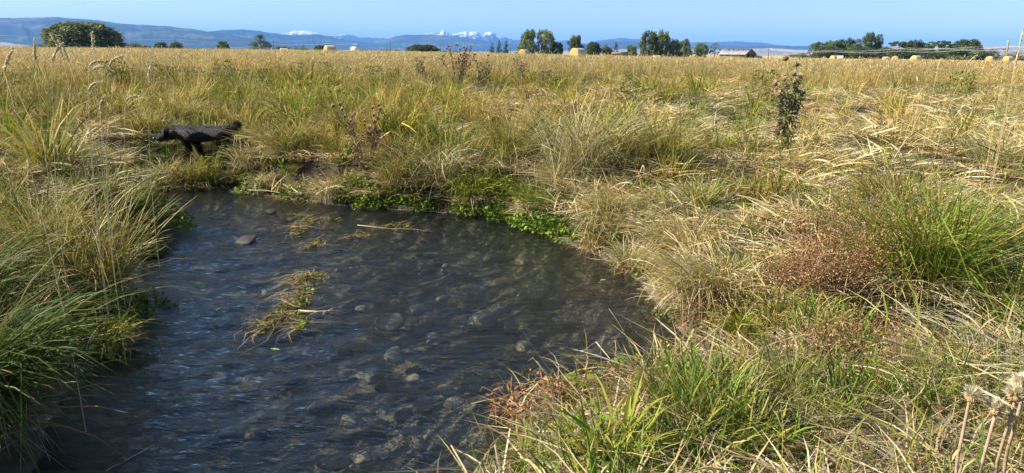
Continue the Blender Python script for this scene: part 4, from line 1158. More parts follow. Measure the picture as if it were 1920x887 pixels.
# ------------------------------------------------------------------ stones
def stone_mat(name, base, wet):
    t = NT(name); co = t.coords('Object')
    c = t.ramp(t.noise(14, 6, 0.65, co), [(0.3, tuple(b * 0.55 for b in base)), (0.55, base), (0.8, tuple(min(1, b * 1.5) for b in base))])
    c = t.mix(t.ramp(t.noise(5, 3, 0.5, co), [(0.55, (0, 0, 0)), (0.72, (0.6, 0.6, 0.6))]), c, (0.06, 0.065, 0.025))
    return t.done(t.principled(c, 0.45 if wet else 0.8, 0.3, t.bump(t.noise(40, 5, 0.6, co), 0.5, 0.01)))
M['wet_stone'] = stone_mat('wet_dark_stone', (0.05, 0.045, 0.035), True)
M['bed_stone'] = stone_mat('silted_stone', (0.38, 0.325, 0.24), False)
M['grey_stone'] = stone_mat('grey_stone', (0.22, 0.20, 0.17), False)
def stone_mesh(seed):
    import bmesh
    bm = bmesh.new(); bmesh.ops.create_icosphere(bm, subdivisions=3, radius=1.0)
    for v in bm.verts:
        q = v.co * 1.1 + Vector((seed * 3.1, seed * 1.7, 0))
        k = 1 + 0.35 * mnoise.noise(q) + 0.12 * mnoise.noise(q * 2.7) + 0.05 * mnoise.noise(q * 7)
        v.co *= k
        v.co.z *= 0.55
    me = bpy.data.meshes.new('stone'); bm.to_mesh(me); bm.free()
    for p in me.polygons: p.use_smooth = True
    return me
SM = [stone_mesh(i) for i in range(6)]
def stone(px, py, width_px, z, label, mat, group, i):
    p = at_z(px, py, z)
    w = width_px / FPX * (p - Vector((0, 0, EYE))).length * 0.5
    me = SM[i % 6].copy() if mat is not None else SM[i % 6]
    me.materials.append(mat)
    o = obj('stone', me, None); tag(o, label, 'stone', group)
    o.location = (p.x, p.y, z); o.scale = (w, w * random.uniform(0.7, 1.0), w * random.uniform(0.6, 0.85) * (0.6 if mat is M['wet_stone'] else 1)); o.rotation_euler = (random.uniform(-.2, .2), random.uniform(-.2, .2), random.uniform(0, 6))
GS = 'wet stones breaking the surface of the riffle'
for i, (x, y, w, z, lb) in enumerate([
    (458, 452, 44, 0.0, 'dark wet stone with white foam in the riffle, the largest above water'),
    (480, 440, 52, -0.03, 'dark wet stone just behind the largest riffle stone'),
    (425, 462, 40, -0.025, 'flat dark stone left of the largest riffle stone'),
    (540, 502, 26, -0.01, 'small dark wet stone below the upper weed mat'),
    (392, 505, 66, -0.055, 'broad dark stone barely under the surface of the left riffle'),
    (330, 495, 40, -0.05, 'mossy stone barely under the surface near the left bank'),
    (500, 400, 34, -0.02, 'small dark stone at the head of the riffle')]):
    stone(x, y, w, z, lb, M['wet_stone'], GS, i)
stone(312, 572, 40, -0.005, 'grey stone at the surface off the left bank ledge', M['grey_stone'], 'stones at the left bank', 3)
subm = [(630, 866, 62), (680, 858, 40), (850, 856, 66), (1102, 674, 84), (862, 682, 46), (888, 722, 52), (730, 604, 58), (560, 658, 44), (782, 582, 40), (1000, 553, 70), (690, 702, 60),
        (950, 792, 48), (792, 762, 54), (842, 735, 44), (530, 486, 40), (700, 560, 50), (905, 600, 60), (640, 640, 44), (1060, 600, 52), (820, 640, 46), (980, 650, 44), (600, 590, 30), (740, 670, 40),
        (1010, 700, 40), (420, 600, 40), (500, 575, 36), (380, 640, 46), (560, 740, 50), (900, 850, 40), (780, 830, 44), (940, 480, 44), (860, 510, 46), (760, 500, 40), (690, 480, 36), (1090, 520, 44),
        (720, 750, 40), (660, 790, 48), (870, 790, 36), (960, 610, 36), (770, 710, 34), (830, 560, 34)]
SINGLE = {(1102, 674): 'largest flat stone under water just off the muddy spit', (1000, 553): 'broad stone under water in the right half of the pool', (630, 866): 'round stone under the shallows at the bottom edge of the picture',
          (850, 856): 'broad stone under the shallows by the foreground grass', (730, 604): 'broad stone under water right of the long central weed raft'}
for i, (x, y, w) in enumerate(subm):
    stone(x, y, w * 0.95, -0.13 - 0.05 * random.random(), SINGLE.get((x, y), 'small pale silted stone lying under the clear water of the pool'), M['bed_stone'], 'silted stones on the stream bed', i)

# pebbles over the bed
pm = SM[0].copy(); pm.materials.append(M['bed_stone'])
px_, py_ = wedge(1.8, 11, 26, R(46))
sdp = stream_sd(px_, py_)
kp = (sdp < -0.45) & (rng.random(len(px_)) < sstep(0.3, 0.62, fbm(px_ / 0.9, py_ / 0.9, 88, 2)))
px_, py_ = px_[kp], py_[kp]
pebble_src = []
for i in range(4):
    me = SM[i + 1].copy(); me.materials.clear(); me.materials.append(M['bed_stone'] if i % 2 else M['grey_stone']); pebble_src.append(bpy.data.objects.new('pebble_source', me))
s = rng.uniform(0.018, 0.07, len(px_)) ** 1.0
pz = ground_z(px_, py_) + s * 0.15
scatter('bed_pebbles', 'pebbles covering the stream bed', 'pebbles', pebble_src, np.stack([px_, py_, pz], 1), rng.uniform(0, 6.28, len(px_)), np.stack([s, s * 0.85, s * 0.8], 1), np.ones((len(px_), 3)))

# ------------------------------------------------------------------ weed rafts, sticks and drifting leaves on the water
M['twig'] = vcol_material('bleached_twig', 0.8, 0.2, 60, 0.4, 0.5, 0.003)
def raft(pxs, width, n, label, seed, table=None, lift=0.035):
    pts = np.array([tuple(at_z(x, y, 0.004)) for x, y in pxs]); g = np.random.default_rng(600 + seed)
    c0 = Vector(pts.mean(0)); th = thing('weed_raft', label, 'water weed', (c0.x, c0.y, 0), 0, 'rafts of drifting water weed')
    tt = np.linspace(0, len(pts) - 1, n) + g.normal(0, 0.12, n); tt = tt.clip(0, len(pts) - 1.001); j = tt.astype(int); f = (tt - j)[:, None]
    c = pts[j] * (1 - f) + pts[j + 1] * f
    wv = width * (0.35 + 0.65 * vnoise(tt * 2.5, tt * 0, seed))
    c[:, :2] += g.normal(0, 1, (n, 2)) * wv[:, None] * 0.5
    c[:, 2] = 0.006 + g.random(n) ** 2 * lift
    c -= np.array([c0.x, c0.y, 0])
    a = Geo()
    leaf_cloud(a, c, (0.014, 0.036), table or [(3, (0.16, 0.17, 0.035)), (3, (0.28, 0.25, 0.07)), (2, (0.10, 0.08, 0.035)), (1, FRESH)], g, 0.35, 0.6)
    o = obj('leaves', a.mesh('leaves'), M['plant'], th); o['kind'] = 'stuff'
    b = Geo(); k = n // 4
    ii = g.integers(0, n, k); az = np.where(g.random(k) < 0.7, 3.85 + g.normal(0, 0.45, k), g.uniform(0, 6.283, k)); ln = g.uniform(0.05, 0.34, k)
    P = np.stack([c[ii], c[ii] + np.stack([np.cos(az) * ln * .5, np.sin(az) * ln * .5, 0.012 * np.ones(k)], 1), c[ii] + np.stack([np.cos(az + .3) * ln, np.sin(az + .3) * ln, 0 * az], 1)], 1)
    P[:, :, 2] = np.maximum(P[:, :, 2], 0.004)
    b.strips(P, np.ones((k, 1)) * np.array([[0.0025, 0.002, 0]]), np.stack([-np.sin(az), np.cos(az), 0 * az], 1), pick(k, [(2, TAN), (1, STRAW), (1, (0.14, 0.08, 0.04))], g))
    o = obj('stalks', b.mesh('stalks'), M['plant'], th); o['kind'] = 'stuff'
raft([(572, 402), (580, 415), (565, 428), (560, 440)], 0.15, 340, 'uppermost weed raft with a stick across it near the far shore', 1)
raft([(596, 452), (588, 462), (582, 466)], 0.09, 150, 'small weed raft just below the uppermost one', 2)
raft([(545, 400), (600, 412), (640, 414)], 0.05, 90, 'thin strand of weed drifting beside the uppermost raft', 3)
raft([(650, 447), (672, 443), (690, 445)], 0.05, 90, 'small weed strand right of the uppermost raft', 4)
raft([(715, 428), (740, 422), (775, 428)], 0.05, 110, 'slim weed strand nearest the far shore', 5)
raft([(605, 518), (575, 520), (560, 528)], 0.11, 300, 'weed raft at the upper end of the long central drift', 6)
raft([(575, 540), (565, 560), (555, 575), (540, 585), (510, 600), (490, 618)], 0.16, 760, 'long weed raft drifting down the middle of the stream', 7)
raft([(560, 590), (570, 605), (560, 618)], 0.07, 120, 'green weed patch hanging below the long central raft', 8, [(3, FRESH), (2, YELG), (1, OLIVE)], 0.015)
raft([(430, 352), (480, 362), (540, 374), (600, 381)], 0.07, 300, 'line of yellowish weed along the far shore', 9, [(3, YELG), (2, (0.28, 0.25, 0.07)), (1, STRAW)])
raft([(1010, 728), (1070, 722), (1150, 722), (1220, 714), (1270, 705)], 0.09, 420, 'green weed edging the muddy spit on the near bank', 10, [(3, OLIVE), (2, YELG), (2, (0.14, 0.08, 0.04)), (1, FRESH)], 0.05)
raft([(1060, 800), (1075, 812), (1060, 830)], 0.07, 240, 'round leaved cress beside the muddy spit', 11, [(3, FRESH), (2, YELG), (1, GREEN)], 0.06)
raft([(1265, 640), (1300, 670), (1270, 692)], 0.16, 260, 'yellow green scum in the muddy inlet of the near bank', 12, [(2, YELG), (2, (0.20, 0.17, 0.04)), (1, TAN)], 0.01)

def stick(pts_px, zs, r, label, col=(0.42, 0.31, 0.19), seed=0, twigs=0, name='stick'):
    pts = [at_z(x, y, z) for (x, y), z in zip(pts_px, zs)]
    g = Geo(); c = sum(pts, Vector()) / len(pts)
    rel = [p - c for p in pts]
    g.tube(rel, [r * (1 - 0.55 * i / max(1, len(rel) - 1)) for i in range(len(rel))], 6, col)
    rg = random.Random(seed)
    for k in range(twigs):
        i = rg.randrange(len(rel) - 1); q = rel[i].lerp(rel[i + 1], rg.random())
        e = q + Vector((rg.uniform(-.10, .10), rg.uniform(-.10, .10), rg.uniform(-0.005, 0.02)))
        g.tube([q, q.lerp(e, 0.5) + Vector((0, 0, 0.006)), e], [r * 0.5, r * 0.4, r * 0.25], 5, col)
    o = obj(name, g.mesh(name, True), M['twig']); o.location = c
    return tag(o, label, name, 'sticks and stalks lying in the water')
stick([(545, 426), (575, 424), (605, 430), (628, 432)], [0.02, 0.045, 0.03, 0.01], 0.009, 'brown stick lying across the uppermost weed raft', (0.20, 0.12, 0.07), 1, 2)
stick([(560, 583), (595, 585), (625, 583), (652, 587)], [0.03, 0.05, 0.03, 0.01], 0.010, 'pale forked stick across the long central weed raft', (0.50, 0.37, 0.23), 2, 4)
stick([(530, 563), (552, 574), (575, 580)], [0.01, 0.05, 0.03], 0.007, 'short brown stick poking from the long central raft', (0.30, 0.18, 0.10), 3, 1)
stick([(530, 590), (500, 640), (460, 660), (448, 668)], [0.03, 0.02, 0.01, 0.0], 0.004, 'thin bent stalk trailing below the long central raft', (0.22, 0.16, 0.10), 4, 2)
stick([(500, 612), (470, 630), (445, 655)], [0.02, 0.012, 0.0], 0.004, 'thin pale stalk trailing left of the bent one', (0.36, 0.30, 0.22), 5, 2)
stick([(670, 422), (720, 428), (780, 430), (820, 436)], [0.02, 0.015, 0.012, 0.004], 0.005, 'long straw stalk floating near the far shore', (0.40, 0.32, 0.17), 6, 0)
stick([(290, 835), (250, 855), (225, 870)], [0.01, 0.012, 0.0], 0.004, 'pale twig floating at the bottom left of the pool', (0.42, 0.38, 0.32), 7, 3)
stick([(960, 742), (905, 752), (880, 758)], [0.05, 0.02, 0.005], 0.004, 'straw stalk reaching from the muddy spit into the pool', (0.36, 0.30, 0.14), 8, 0)
stick([(1100, 745), (985, 800), (960, 815)], [0.08, 0.03, 0.008], 0.004, 'second straw stalk below the spit reaching into the pool', (0.36, 0.28, 0.13), 9, 1)
stick([(1310, 668), (1265, 690), (1230, 700), (1180, 712)], [0.12, 0.09, 0.06, 0.04], 0.012, 'bleached branch lying along the muddy inlet', (0.46, 0.36, 0.24), 10, 3)
def free_stalk(a, b, c, r, label, col):
    g = Geo(); pts = []
    A, B, Cc = a, b, c
    for s in np.linspace(0, 1, 8):
        pts.append(A * (1 - s) ** 2 + B * 2 * s * (1 - s) + Cc * s * s - A)
    g.tube(pts, [r * (1 - 0.6 * s) for s in np.linspace(0, 1, 8)], 5, col)
    o = obj('leaning_reed', g.mesh('leaning_reed', True), M['twig']); o.location = A
    tag(o, label, 'stem', 'single stems leaning over the water')
b0 = on_ground(1200, 712); free_stalk(b0, at_d(1192, 645, b0.length * 0.97), at_d(1141, 578, math.hypot(b0.x, b0.y)), 0.0035, 'single curved green stem standing over the pool by the inlet', (0.30, 0.30, 0.14))
b0 = on_ground(1052, 728); free_stalk(b0, at_d(1032, 705, math.hypot(b0.x, b0.y)), at_d(1006, 677, math.hypot(b0.x, b0.y)), 0.004, 'short pale stem sticking up from the muddy spit', (0.52, 0.46, 0.36))

# a dead pale leaf drifting on the pool
def drift_leaf(px, py, label, col, L=0.05):
    p = at_z(px, py, 0.012); g = Geo()
    P = np.array([[(-L / 2, 0, 0.0), (-L * .15, 0.004, 0.004), (L * .2, 0, 0.005), (L / 2, -0.004, 0.0)]])
    g.strips(P, np.array([[0.003, L * 0.28, L * 0.22, 0]]), np.array([[0, 1, 0.1]]), np.array([col]))
    o = obj('drifting_leaf', g.mesh('drifting_leaf'), M['plant']); o.location = p; o.rotation_euler = (0.1, 0.05, random.uniform(0, 6))
    tag(o, label, 'leaf', 'leaves drifting on the water')
drift_leaf(1131, 525, 'pale yellow leaf drifting near the right bank', (0.50, 0.47, 0.26), 0.06)
drift_leaf(515, 655, 'green leaf drifting below the long central raft', (0.36, 0.38, 0.12), 0.08)
drift_leaf(1185, 688, 'yellow green leaf under the curved stem by the inlet', (0.22, 0.26, 0.05), 0.07)

# ------------------------------------------------------------------ the black dog
def build_dog():
    base = Vector((DOG.x, DOG.y, gz(DOG.x, DOG.y)))
    th = thing('dog', 'black dog walking to the left through the grass on the far bank', 'dog', (base.x, base.y, base.z + 0.01), R(4))
    # joints: x forward is negative, z up; (parent, position, radius x, radius y)
    J = [(-1, (0.27, 0, 0.505), 0.140, 0.125), (0, (0.10, 0, 0.47), 0.130, 0.125), (1, (-0.08, 0, 0.455), 0.160, 0.145), (2, (-0.235, 0, 0.475), 0.175, 0.145),
         (3, (-0.36, 0, 0.485), 0.135, 0.12), (4, (-0.45, 0, 0.485), 0.118, 0.108), (5, (-0.535, 0, 0.475), 0.130, 0.12), (6, (-0.61, 0, 0.435), 0.098, 0.088), (7, (-0.675, 0, 0.395), 0.076, 0.070), (8, (-0.72, 0, 0.372), 0.054, 0.054),
         (0, (0.36, 0, 0.525), 0.08, 0.075), (10, (0.42, 0, 0.55), 0.048, 0.048), (11, (0.465, 0, 0.58), 0.040, 0.040), (12, (0.49, 0, 0.615), 0.034, 0.034), (13, (0.50, 0, 0.64), 0.020, 0.020)]
    def leg(parent, pts):
        for p, r in pts:
            J.append((parent, p, r, r)); parent = len(J) - 1
    # hind legs: the near one pushed back, the far one under the body
    leg(0, [((0.33, -0.085, 0.41), 0.088), ((0.335, -0.10, 0.29), 0.062), ((0.46, -0.105, 0.19), 0.035), ((0.525, -0.105, 0.06), 0.028), ((0.505, -0.105, 0.022), 0.030), ((0.455, -0.105, 0.018), 0.024)])
    leg(0, [((0.28, 0.085, 0.41), 0.085), ((0.18, 0.10, 0.29), 0.06), ((0.25, 0.105, 0.17), 0.034), ((0.19, 0.105, 0.05), 0.027), ((0.165, 0.105, 0.022), 0.030), ((0.115, 0.105, 0.018), 0.024)])
    leg(3, [((-0.255, -0.085, 0.37), 0.072), ((-0.205, -0.095, 0.27), 0.046), ((-0.285, -0.095, 0.135), 0.032), ((-0.315, -0.095, 0.035), 0.028), ((-0.355, -0.095, 0.018), 0.027)])
    leg(3, [((-0.235, 0.085, 0.37), 0.072), ((-0.14, 0.095, 0.27), 0.046), ((-0.125, 0.095, 0.13), 0.032), ((-0.08, 0.095, 0.04), 0.028), ((-0.115, 0.095, 0.018), 0.027)])
    me = bpy.data.meshes.new('dog_body')
    me.from_pydata([j[1] for j in J], [(j[0], i) for i, j in enumerate(J) if j[0] >= 0], [])
    tmp = bpy.data.objects.new('dog_tmp', me); COL.objects.link(tmp)
    sk = tmp.modifiers.new('skin', 'SKIN'); sk.use_smooth_shade = True
    sv = me.skin_vertices[0].data
    for i, j in enumerate(J): sv[i].radius = (j[2], j[3]); sv[i].use_root = (i == 0)
    sb = tmp.modifiers.new('sub', 'SUBSURF'); sb.levels = 2; sb.render_levels = 2
    dg = bpy.context.evaluated_depsgraph_get()
    out = bpy.data.meshes.new_from_object(tmp.evaluated_get(dg))
    bpy.data.objects.remove(tmp)
    out.materials.clear()
    t = NT('black_coat'); co = t.coords()
    mp = t.n('ShaderNodeMapping'); mp.inputs['Scale'].default_value = (1, 4, 4); t.l(co, mp.inputs['Vector'])
    nz = t.noise(45, 5, 0.65, mp.outputs[0])
    c = t.ramp(nz, [(0.3, (0.003, 0.003, 0.0035)), (0.7, (0.010, 0.0095, 0.010))])
    t.done(t.principled(c, 0.48, 0.32, t.bump(nz, 0.9, 0.03)))
    out.materials.append(t.m)
    for p in out.polygons: p.use_smooth = True
    body = obj('body', out, None, th)
    # short coat standing off the skin so that the outline is soft
    n = 9000; g = np.random.default_rng(8)
    vco = np.zeros(len(out.vertices) * 3); out.vertices.foreach_get('co', vco); vco = vco.reshape(-1, 3)
    vno = np.array([tuple(v.normal) for v in out.vertices])
    ii = g.integers(0, len(vco), n)
    tang = np.stack([np.ones(n), np.zeros(n), -0.35 * np.ones(n)], 1)
    d = vno[ii] * 0.45 + tang * 0.75 + g.normal(0, 0.2, (n, 3)); d /= np.linalg.norm(d, axis=1)[:, None]
    ln = g.uniform(0.025, 0.06, (n, 1)); ln = np.where((vco[ii][:, :1] > 0.42) & (vco[ii][:, 2:] > 0.5), ln * 2.2, ln); ln = np.where(vco[ii][:, :1] < -0.5, ln * 0.4, ln)
    P0 = vco[ii] + g.normal(0, 0.008, (n, 3)) - vno[ii] * 0.006
    P = np.stack([P0, P0 + d * ln * 0.5, P0 + d * ln + np.array([0, 0, -0.004])], 1)
    S = np.cross(d, vno[ii]); S /= np.linalg.norm(S, axis=1)[:, None] + 1e-9
    a = Geo(); a.strips(P, np.ones((n, 1)) * np.array([[0.003, 0.0025, 0]]), S, np.full((n, 3), 0.012))
    t2 = NT('black_hair'); t2.done(t2.principled((0.005, 0.005, 0.0055), 0.7, 0.08))
    o = obj('fur', a.mesh('fur'), t2.m, th); o['kind'] = 'stuff'
    for s in (-1, 1):                                          # hanging ears, eyes
        e = Geo()
        P = np.array([[(-0.505, s * 0.10, 0.58), (-0.50, s * 0.132, 0.55), (-0.505, s * 0.142, 0.49), (-0.52, s * 0.138, 0.43), (-0.53, s * 0.130, 0.39)]])
        e.strips(P, np.array([[0.025, 0.040, 0.042, 0.028, 0]]), np.array([[1, 0, 0.15]]), np.full((1, 3), 0.01))
        e.strips(P + np.array([[[0, s * 0.012, 0]]]), np.array([[0.022, 0.036, 0.038, 0.025, 0]]), np.array([[1, 0, 0.15]]), np.full((1, 3), 0.01))
        obj('ear', e.mesh('ear', True), t2.m, th)
        y = Geo(); y.tube([(-0.622, s * 0.066, 0.50), (-0.638, s * 0.074, 0.502), (-0.643, s * 0.076, 0.502)], [0.010, 0.009, 0.003], 10, (0.05, 0.03, 0.015))
        t3 = bpy.data.materials.get('dark_eye')
        if t3 is None:
            q = NT('dark_eye'); q.done(q.principled((0.03, 0.018, 0.01), 0.08, 0.6)); t3 = q.m
        obj('eye', y.mesh('eye', True), t3, th)
    nn = Geo(); nn.tube([(-0.735, 0, 0.39), (-0.774, 0, 0.388), (-0.785, 0, 0.382)], [0.022, 0.020, 0.006], 10, (0.012, 0.012, 0.013))
    q = NT('nose_leather'); q.done(q.principled((0.012, 0.012, 0.013), 0.35, 0.5)); obj('nose', nn.mesh('nose', True), q.m, th)
    th.scale = (0.92, 1.05, 0.94)
build_dog()

# ------------------------------------------------------------------ hay bales
def hay_mat(name, lo, hi, nscale):
    t = NT(name); co = t.coords()
    mp = t.n('ShaderNodeMapping'); mp.inputs['Scale'].default_value = (6, 1, 1); t.l(co, mp.inputs['Vector'])
    c = t.ramp(t.noise(nscale, 6, 0.7, mp.outputs[0]), [(0.3, lo), (0.7, hi)])
    return t.done(t.principled(c, 0.95, 0.1, t.bump(t.noise(nscale * 2, 5, 0.7, mp.outputs[0]), 0.8, 0.05)))
M['hay'] = hay_mat('rolled_hay', (0.30, 0.20, 0.085), (0.58, 0.42, 0.20), 6)
M['hay_end'] = hay_mat('hay_end', (0.44, 0.26, 0.09), (0.66, 0.43, 0.17), 8)
M['net'] = hay_mat('pale_net_wrap', (0.42, 0.36, 0.25), (0.62, 0.56, 0.42), 5)
def bale_meshes():
    rad, L, n = 0.80, 1.5, 40
    side = Geo(); V = []; rg = random.Random(3)
    xs = [-0.5, -0.47, -0.3, -0.1, 0.1, 0.3, 0.47, 0.5]
    for xx in xs:
        rr = rad * (0.93 if abs(xx) == 0.5 else 1.0)
        for j in range(n):
            a = 6.28318 * j / n; k = 1 + 0.018 * mnoise.noise(Vector((math.cos(a) * 2, math.sin(a) * 2, xx * 5)))
            zz = math.sin(a) * rr * k
            V.append((xx * L, math.cos(a) * rr * k, max(zz, -0.95 * rad) * (0.97 if zz < 0 else 1)))
    F = [(i * n + j, i * n + (j + 1) % n, (i + 1) * n + (j + 1) % n, (i + 1) * n + j) for i in range(len(xs) - 1) for j in range(n)]
    side.add(V, None, F)
    end = Geo(); V = []; rings = 14
    for i in range(rings + 1):
        rr = rad * 0.935 * i / rings
        for j in range(n):
            a = 6.28318 * j / n
            sp = ((i / rings * 9 + j / n) % 1.0)
            V.append((0.03 + 0.035 * abs(sp - 0.5) + 0.03 * (1 - (i / rings) ** 2) - (0.05 if i == rings else 0), math.cos(a) * rr, max(math.sin(a) * rr, -0.93 * rad)))
    F = [(i * n + j, i * n + (j + 1) % n, (i + 1) * n + (j + 1) % n, (i + 1) * n + j) for i in range(rings) for j in range(n)]
    end.add(V, None, F)
    return side.mesh('roll', True), end.mesh('end_face', False)
BS, BE = bale_meshes(); BS.materials.append(M['net']); BE.materials.append(M['hay_end'])
def bale(px, d, axis_deg, label, s=1.0, lift=0.0):
    p = at_d(px, horizon_y(px), d); z = gz(p.x, p.y)
    th = thing('hay_bale', label, 'hay bale', (p.x, p.y, z + lift + (0.25 if px > 960 else 0) + 0.72 * s), R(axis_deg), 'round hay bales out in the hayfield')
    obj('roll', BS, None, th)
    a = obj('end_face', BE, None, th); a.location = (0.735, 0, 0)
    b = obj('end_face', BE, None, th); b.location = (-0.735, 0, 0); b.rotation_euler = (0, 0, math.pi)
    th.scale = (s, s, s)
bale(1084, 92, 42, 'nearest round hay bale, its orange end facing the stream', 1.05, 0.12)
bale(983, 120, 60, 'round hay bale in front of the tall cottonwood pair', 1.0)
bale(619, 118, 35, 'round hay bale with a lit end left of the utility poles', 1.05, 0.15)
bale(533, 150, 20, 'pale hay bale half hidden below the dark conifer', 1.0, -0.2)
bale(1232, 150, 15, 'low hay bale in front of the tallest cottonwood', 1.0, -0.5)
bale(1564, 210, 30, 'left of two hay bales touching at the grove', 1.0)
bale(1576, 208, -20, 'right of two hay bales touching at the grove', 1.0)
bale(1662, 215, 10, 'small hay bale left of the dark shaded bale', 1.0, -0.2)
bale(1679, 190, 55, 'hay bale with a dark shaded side before the grove', 1.0)
bale(1718, 185, 20, 'squat yellow hay bale below the flat topped trees', 1.1)
bale(1857, 200, 40, 'small hay bale below the last dark trees of the grove', 1.0, 0.2)
bale(1891, 190, 15, 'hay bale behind the tall buff stalks', 1.0, 0.2)

# ------------------------------------------------------------------ trees along the horizon
def trunk_mesh(seed, lean=0.0, bare=False):
    g = Geo(); r = random.Random(seed)
    pts = [Vector((0, 0, -0.02))]
    for i in range(1, 6): pts.append(Vector((r.uniform(-.02, .02) + lean * i / 5, r.uniform(-.02, .02), i / 5 * 0.72)))
    g.tube(pts, [0.032, 0.026, 0.022, 0.017, 0.012, 0.006], 8, (0.13, 0.10, 0.075))
    for k in range(9):
        q = pts[1].lerp(pts[5], r.uniform(0.15, 0.95)); a = r.uniform(0, 6.283); L = r.uniform(0.16, 0.34)
        e = q + Vector((math.cos(a) * L * 0.8, math.sin(a) * L * 0.8, L * r.uniform(0.5, 1.0)))
        g.tube([q, q.lerp(e, 0.5) + Vector((0, 0, 0.02)), e], [0.011, 0.007, 0.003], 5, (0.14, 0.11, 0.08))
    return g.mesh('trunk', True)
def crown_mesh(kind, seed, n, table):
    g = np.random.default_rng(seed); geo = Geo()
    C = []
    if kind == 'dome':
        for k in range(90):
            a = k * 2.39996 + g.normal(0, 0.25); z = 0.04 + 0.86 * ((k + 0.5) / 90) ** 0.9
            rr = 0.41 * math.sqrt(max(0, 1 - (max(0, z - 0.32) / 0.62) ** 2)) * g.uniform(0.85, 1.04)
            C.append((math.cos(a) * rr, math.sin(a) * rr, z, g.uniform(0.07, 0.115), 1.2))
        C.append((0, 0, 0.45, 0.36, 1.05))
    elif kind == 'cotton':
        for k in range(46):
            z = 0.05 + 0.90 * (k + 0.5) / 46; w = 0.46 * math.sin(math.pi * (0.14 + 0.78 * z)) ** 0.6
            a = k * 2.39996 + g.normal(0, 0.5); rr = w * math.sqrt(g.random())
            C.append((math.cos(a) * rr, math.sin(a) * rr, z * 0.93, g.uniform(0.07, 0.14), 1.2))
    elif kind == 'bush':
        for k in range(30):
            a = g.uniform(0, 6.283); rr = 0.44 * math.sqrt(g.random()); z = g.uniform(0.08, 0.88) * math.sqrt(max(0.05, 1 - (rr / 0.52) ** 2))
            C.append((math.cos(a) * rr, math.sin(a) * rr, z, g.uniform(0.10, 0.18), 0.9))
    elif kind == 'flat':
        for k in range(14):
            a = g.uniform(0, 6.283); rr = 0.44 * math.sqrt(g.random())
            C.append((math.cos(a) * rr, math.sin(a) * rr, g.uniform(0.62, 0.92), g.uniform(0.08, 0.15), 0.6))
        for k in range(9):
            a = g.uniform(0, 6.283); rr = 0.36 * math.sqrt(g.random())
            C.append((math.cos(a) * rr, math.sin(a) * rr, g.uniform(0.08, 0.40), g.uniform(0.10, 0.16), 0.9))
    elif kind == 'conifer':
        for k in range(70):
            z = 0.97 * g.random() ** 1.3; rr = 0.42 * (1 - z) ** 0.75 * math.sqrt(g.random()); a = g.uniform(0, 6.283)
            C.append((math.cos(a) * rr, math.sin(a) * rr, z, 0.05 + 0.08 * (1 - z), 0.9))
    elif kind == 'sparse':
        for k in range(14):
            z = g.uniform(0.25, 0.95); a = g.uniform(0, 6.283); rr = 0.42 * math.sqrt(g.random())
            C.append((math.cos(a) * rr, math.sin(a) * rr, z, g.uniform(0.05, 0.10), 1.0))
    C = np.array(C); wgt = C[:, 3] ** 2; wgt /= wgt.sum()
    ii = g.choice(len(C), n, p=wgt)
    d = g.normal(0, 1, (n, 3)); d /= np.linalg.norm(d, axis=1)[:, None]
    rad = C[ii, 3] * g.random(n) ** 0.4 * g.uniform(0.8, 1.25, n)
    c = C[ii, :3] + d * rad[:, None] * np.stack([np.ones(n), np.ones(n), C[ii, 4]], 1)
    c[:, 2] = np.maximum(c[:, 2], 0.02)
    az = g.uniform(0, 6.283, n); el = g.normal(0, 0.7, n)
    ln = g.uniform(0.026, 0.058, n) * (0.75 if kind == 'conifer' else 1)
    u = np.stack([np.cos(az) * np.cos(el), np.sin(az) * np.cos(el), np.sin(el)], 1)
    P = np.stack([c - u * ln[:, None] * 0.5, c, c + u * ln[:, None] * 0.5], 1)
    S = np.cross(u, g.normal(0, 1, (n, 3))); S /= np.linalg.norm(S, axis=1)[:, None] + 1e-9
    clump = g.uniform(0.75, 1.25, len(C))[ii][:, None]
    geo.strips(P, (ln * 0.42)[:, None] * np.array([[0.4, 1, 0]]), S, np.clip(pick(n, table, g) * clump, 0, 1))
    return geo.mesh('crown')
T_WIL = [(3, (0.157, 0.198, 0.073)), (2, (0.231, 0.251, 0.095)), (1, (0.095, 0.136, 0.046))]
T_COT = [(3, (0.178, 0.231, 0.084)), (2, (0.251, 0.293, 0.115)), (1, (0.115, 0.167, 0.058))]
T_DRK = [(3, (0.095, 0.130, 0.046)), (2, (0.147, 0.178, 0.062)), (1, (0.062, 0.095, 0.038))]
T_CON = [(3, (0.058, 0.095, 0.050)), (2, (0.095, 0.130, 0.068))]
T_YEL = [(3, (0.313, 0.335, 0.095)), (2, (0.209, 0.273, 0.084))]
T_GRY = [(3, (0.398, 0.335, 0.251)), (2, (0.273, 0.273, 0.167))]
CROWN = {}
def crown(kind, tab, var):
    key = (kind, id(tab), var)
    if key not in CROWN:
        me = crown_mesh(kind, 300 + var * 17 + len(CROWN), {'dome': 11000, 'cotton': 6000, 'bush': 3200, 'flat': 3200, 'conifer': 3600, 'sparse': 900}[kind], tab)
        me.materials.append(M['tree_leaf']); CROWN[key] = me
    return CROWN[key]
TRUNKS = [trunk_mesh(i) for i in range(4)]
for m_ in TRUNKS: m_.materials.append(M['wood'])
def tree(x0, x1, top, d, kind, tab, label, cat='tree', var=0, group='trees along the horizon'):
    cx = (x0 + x1) / 2; p = at_d(cx, top, d); z = gz(p.x, p.y)
    H = p.z - z; Wd = (x1 - x0) / FPX * d / math.cos(math.atan((cx - 960) / FPX)) * 1.02
    th = thing('tree' if cat == 'tree' else 'bush', label, cat, (p.x, p.y, z), random.uniform(0, 6.28), group)
    c = obj('crown', crown(kind, tab, var), None, th); c.scale = (Wd, Wd, H); c['kind'] = 'stuff'
    t_ = obj('trunk', TRUNKS[var % 4], None, th); t_.scale = (min(Wd, H), min(Wd, H), H)
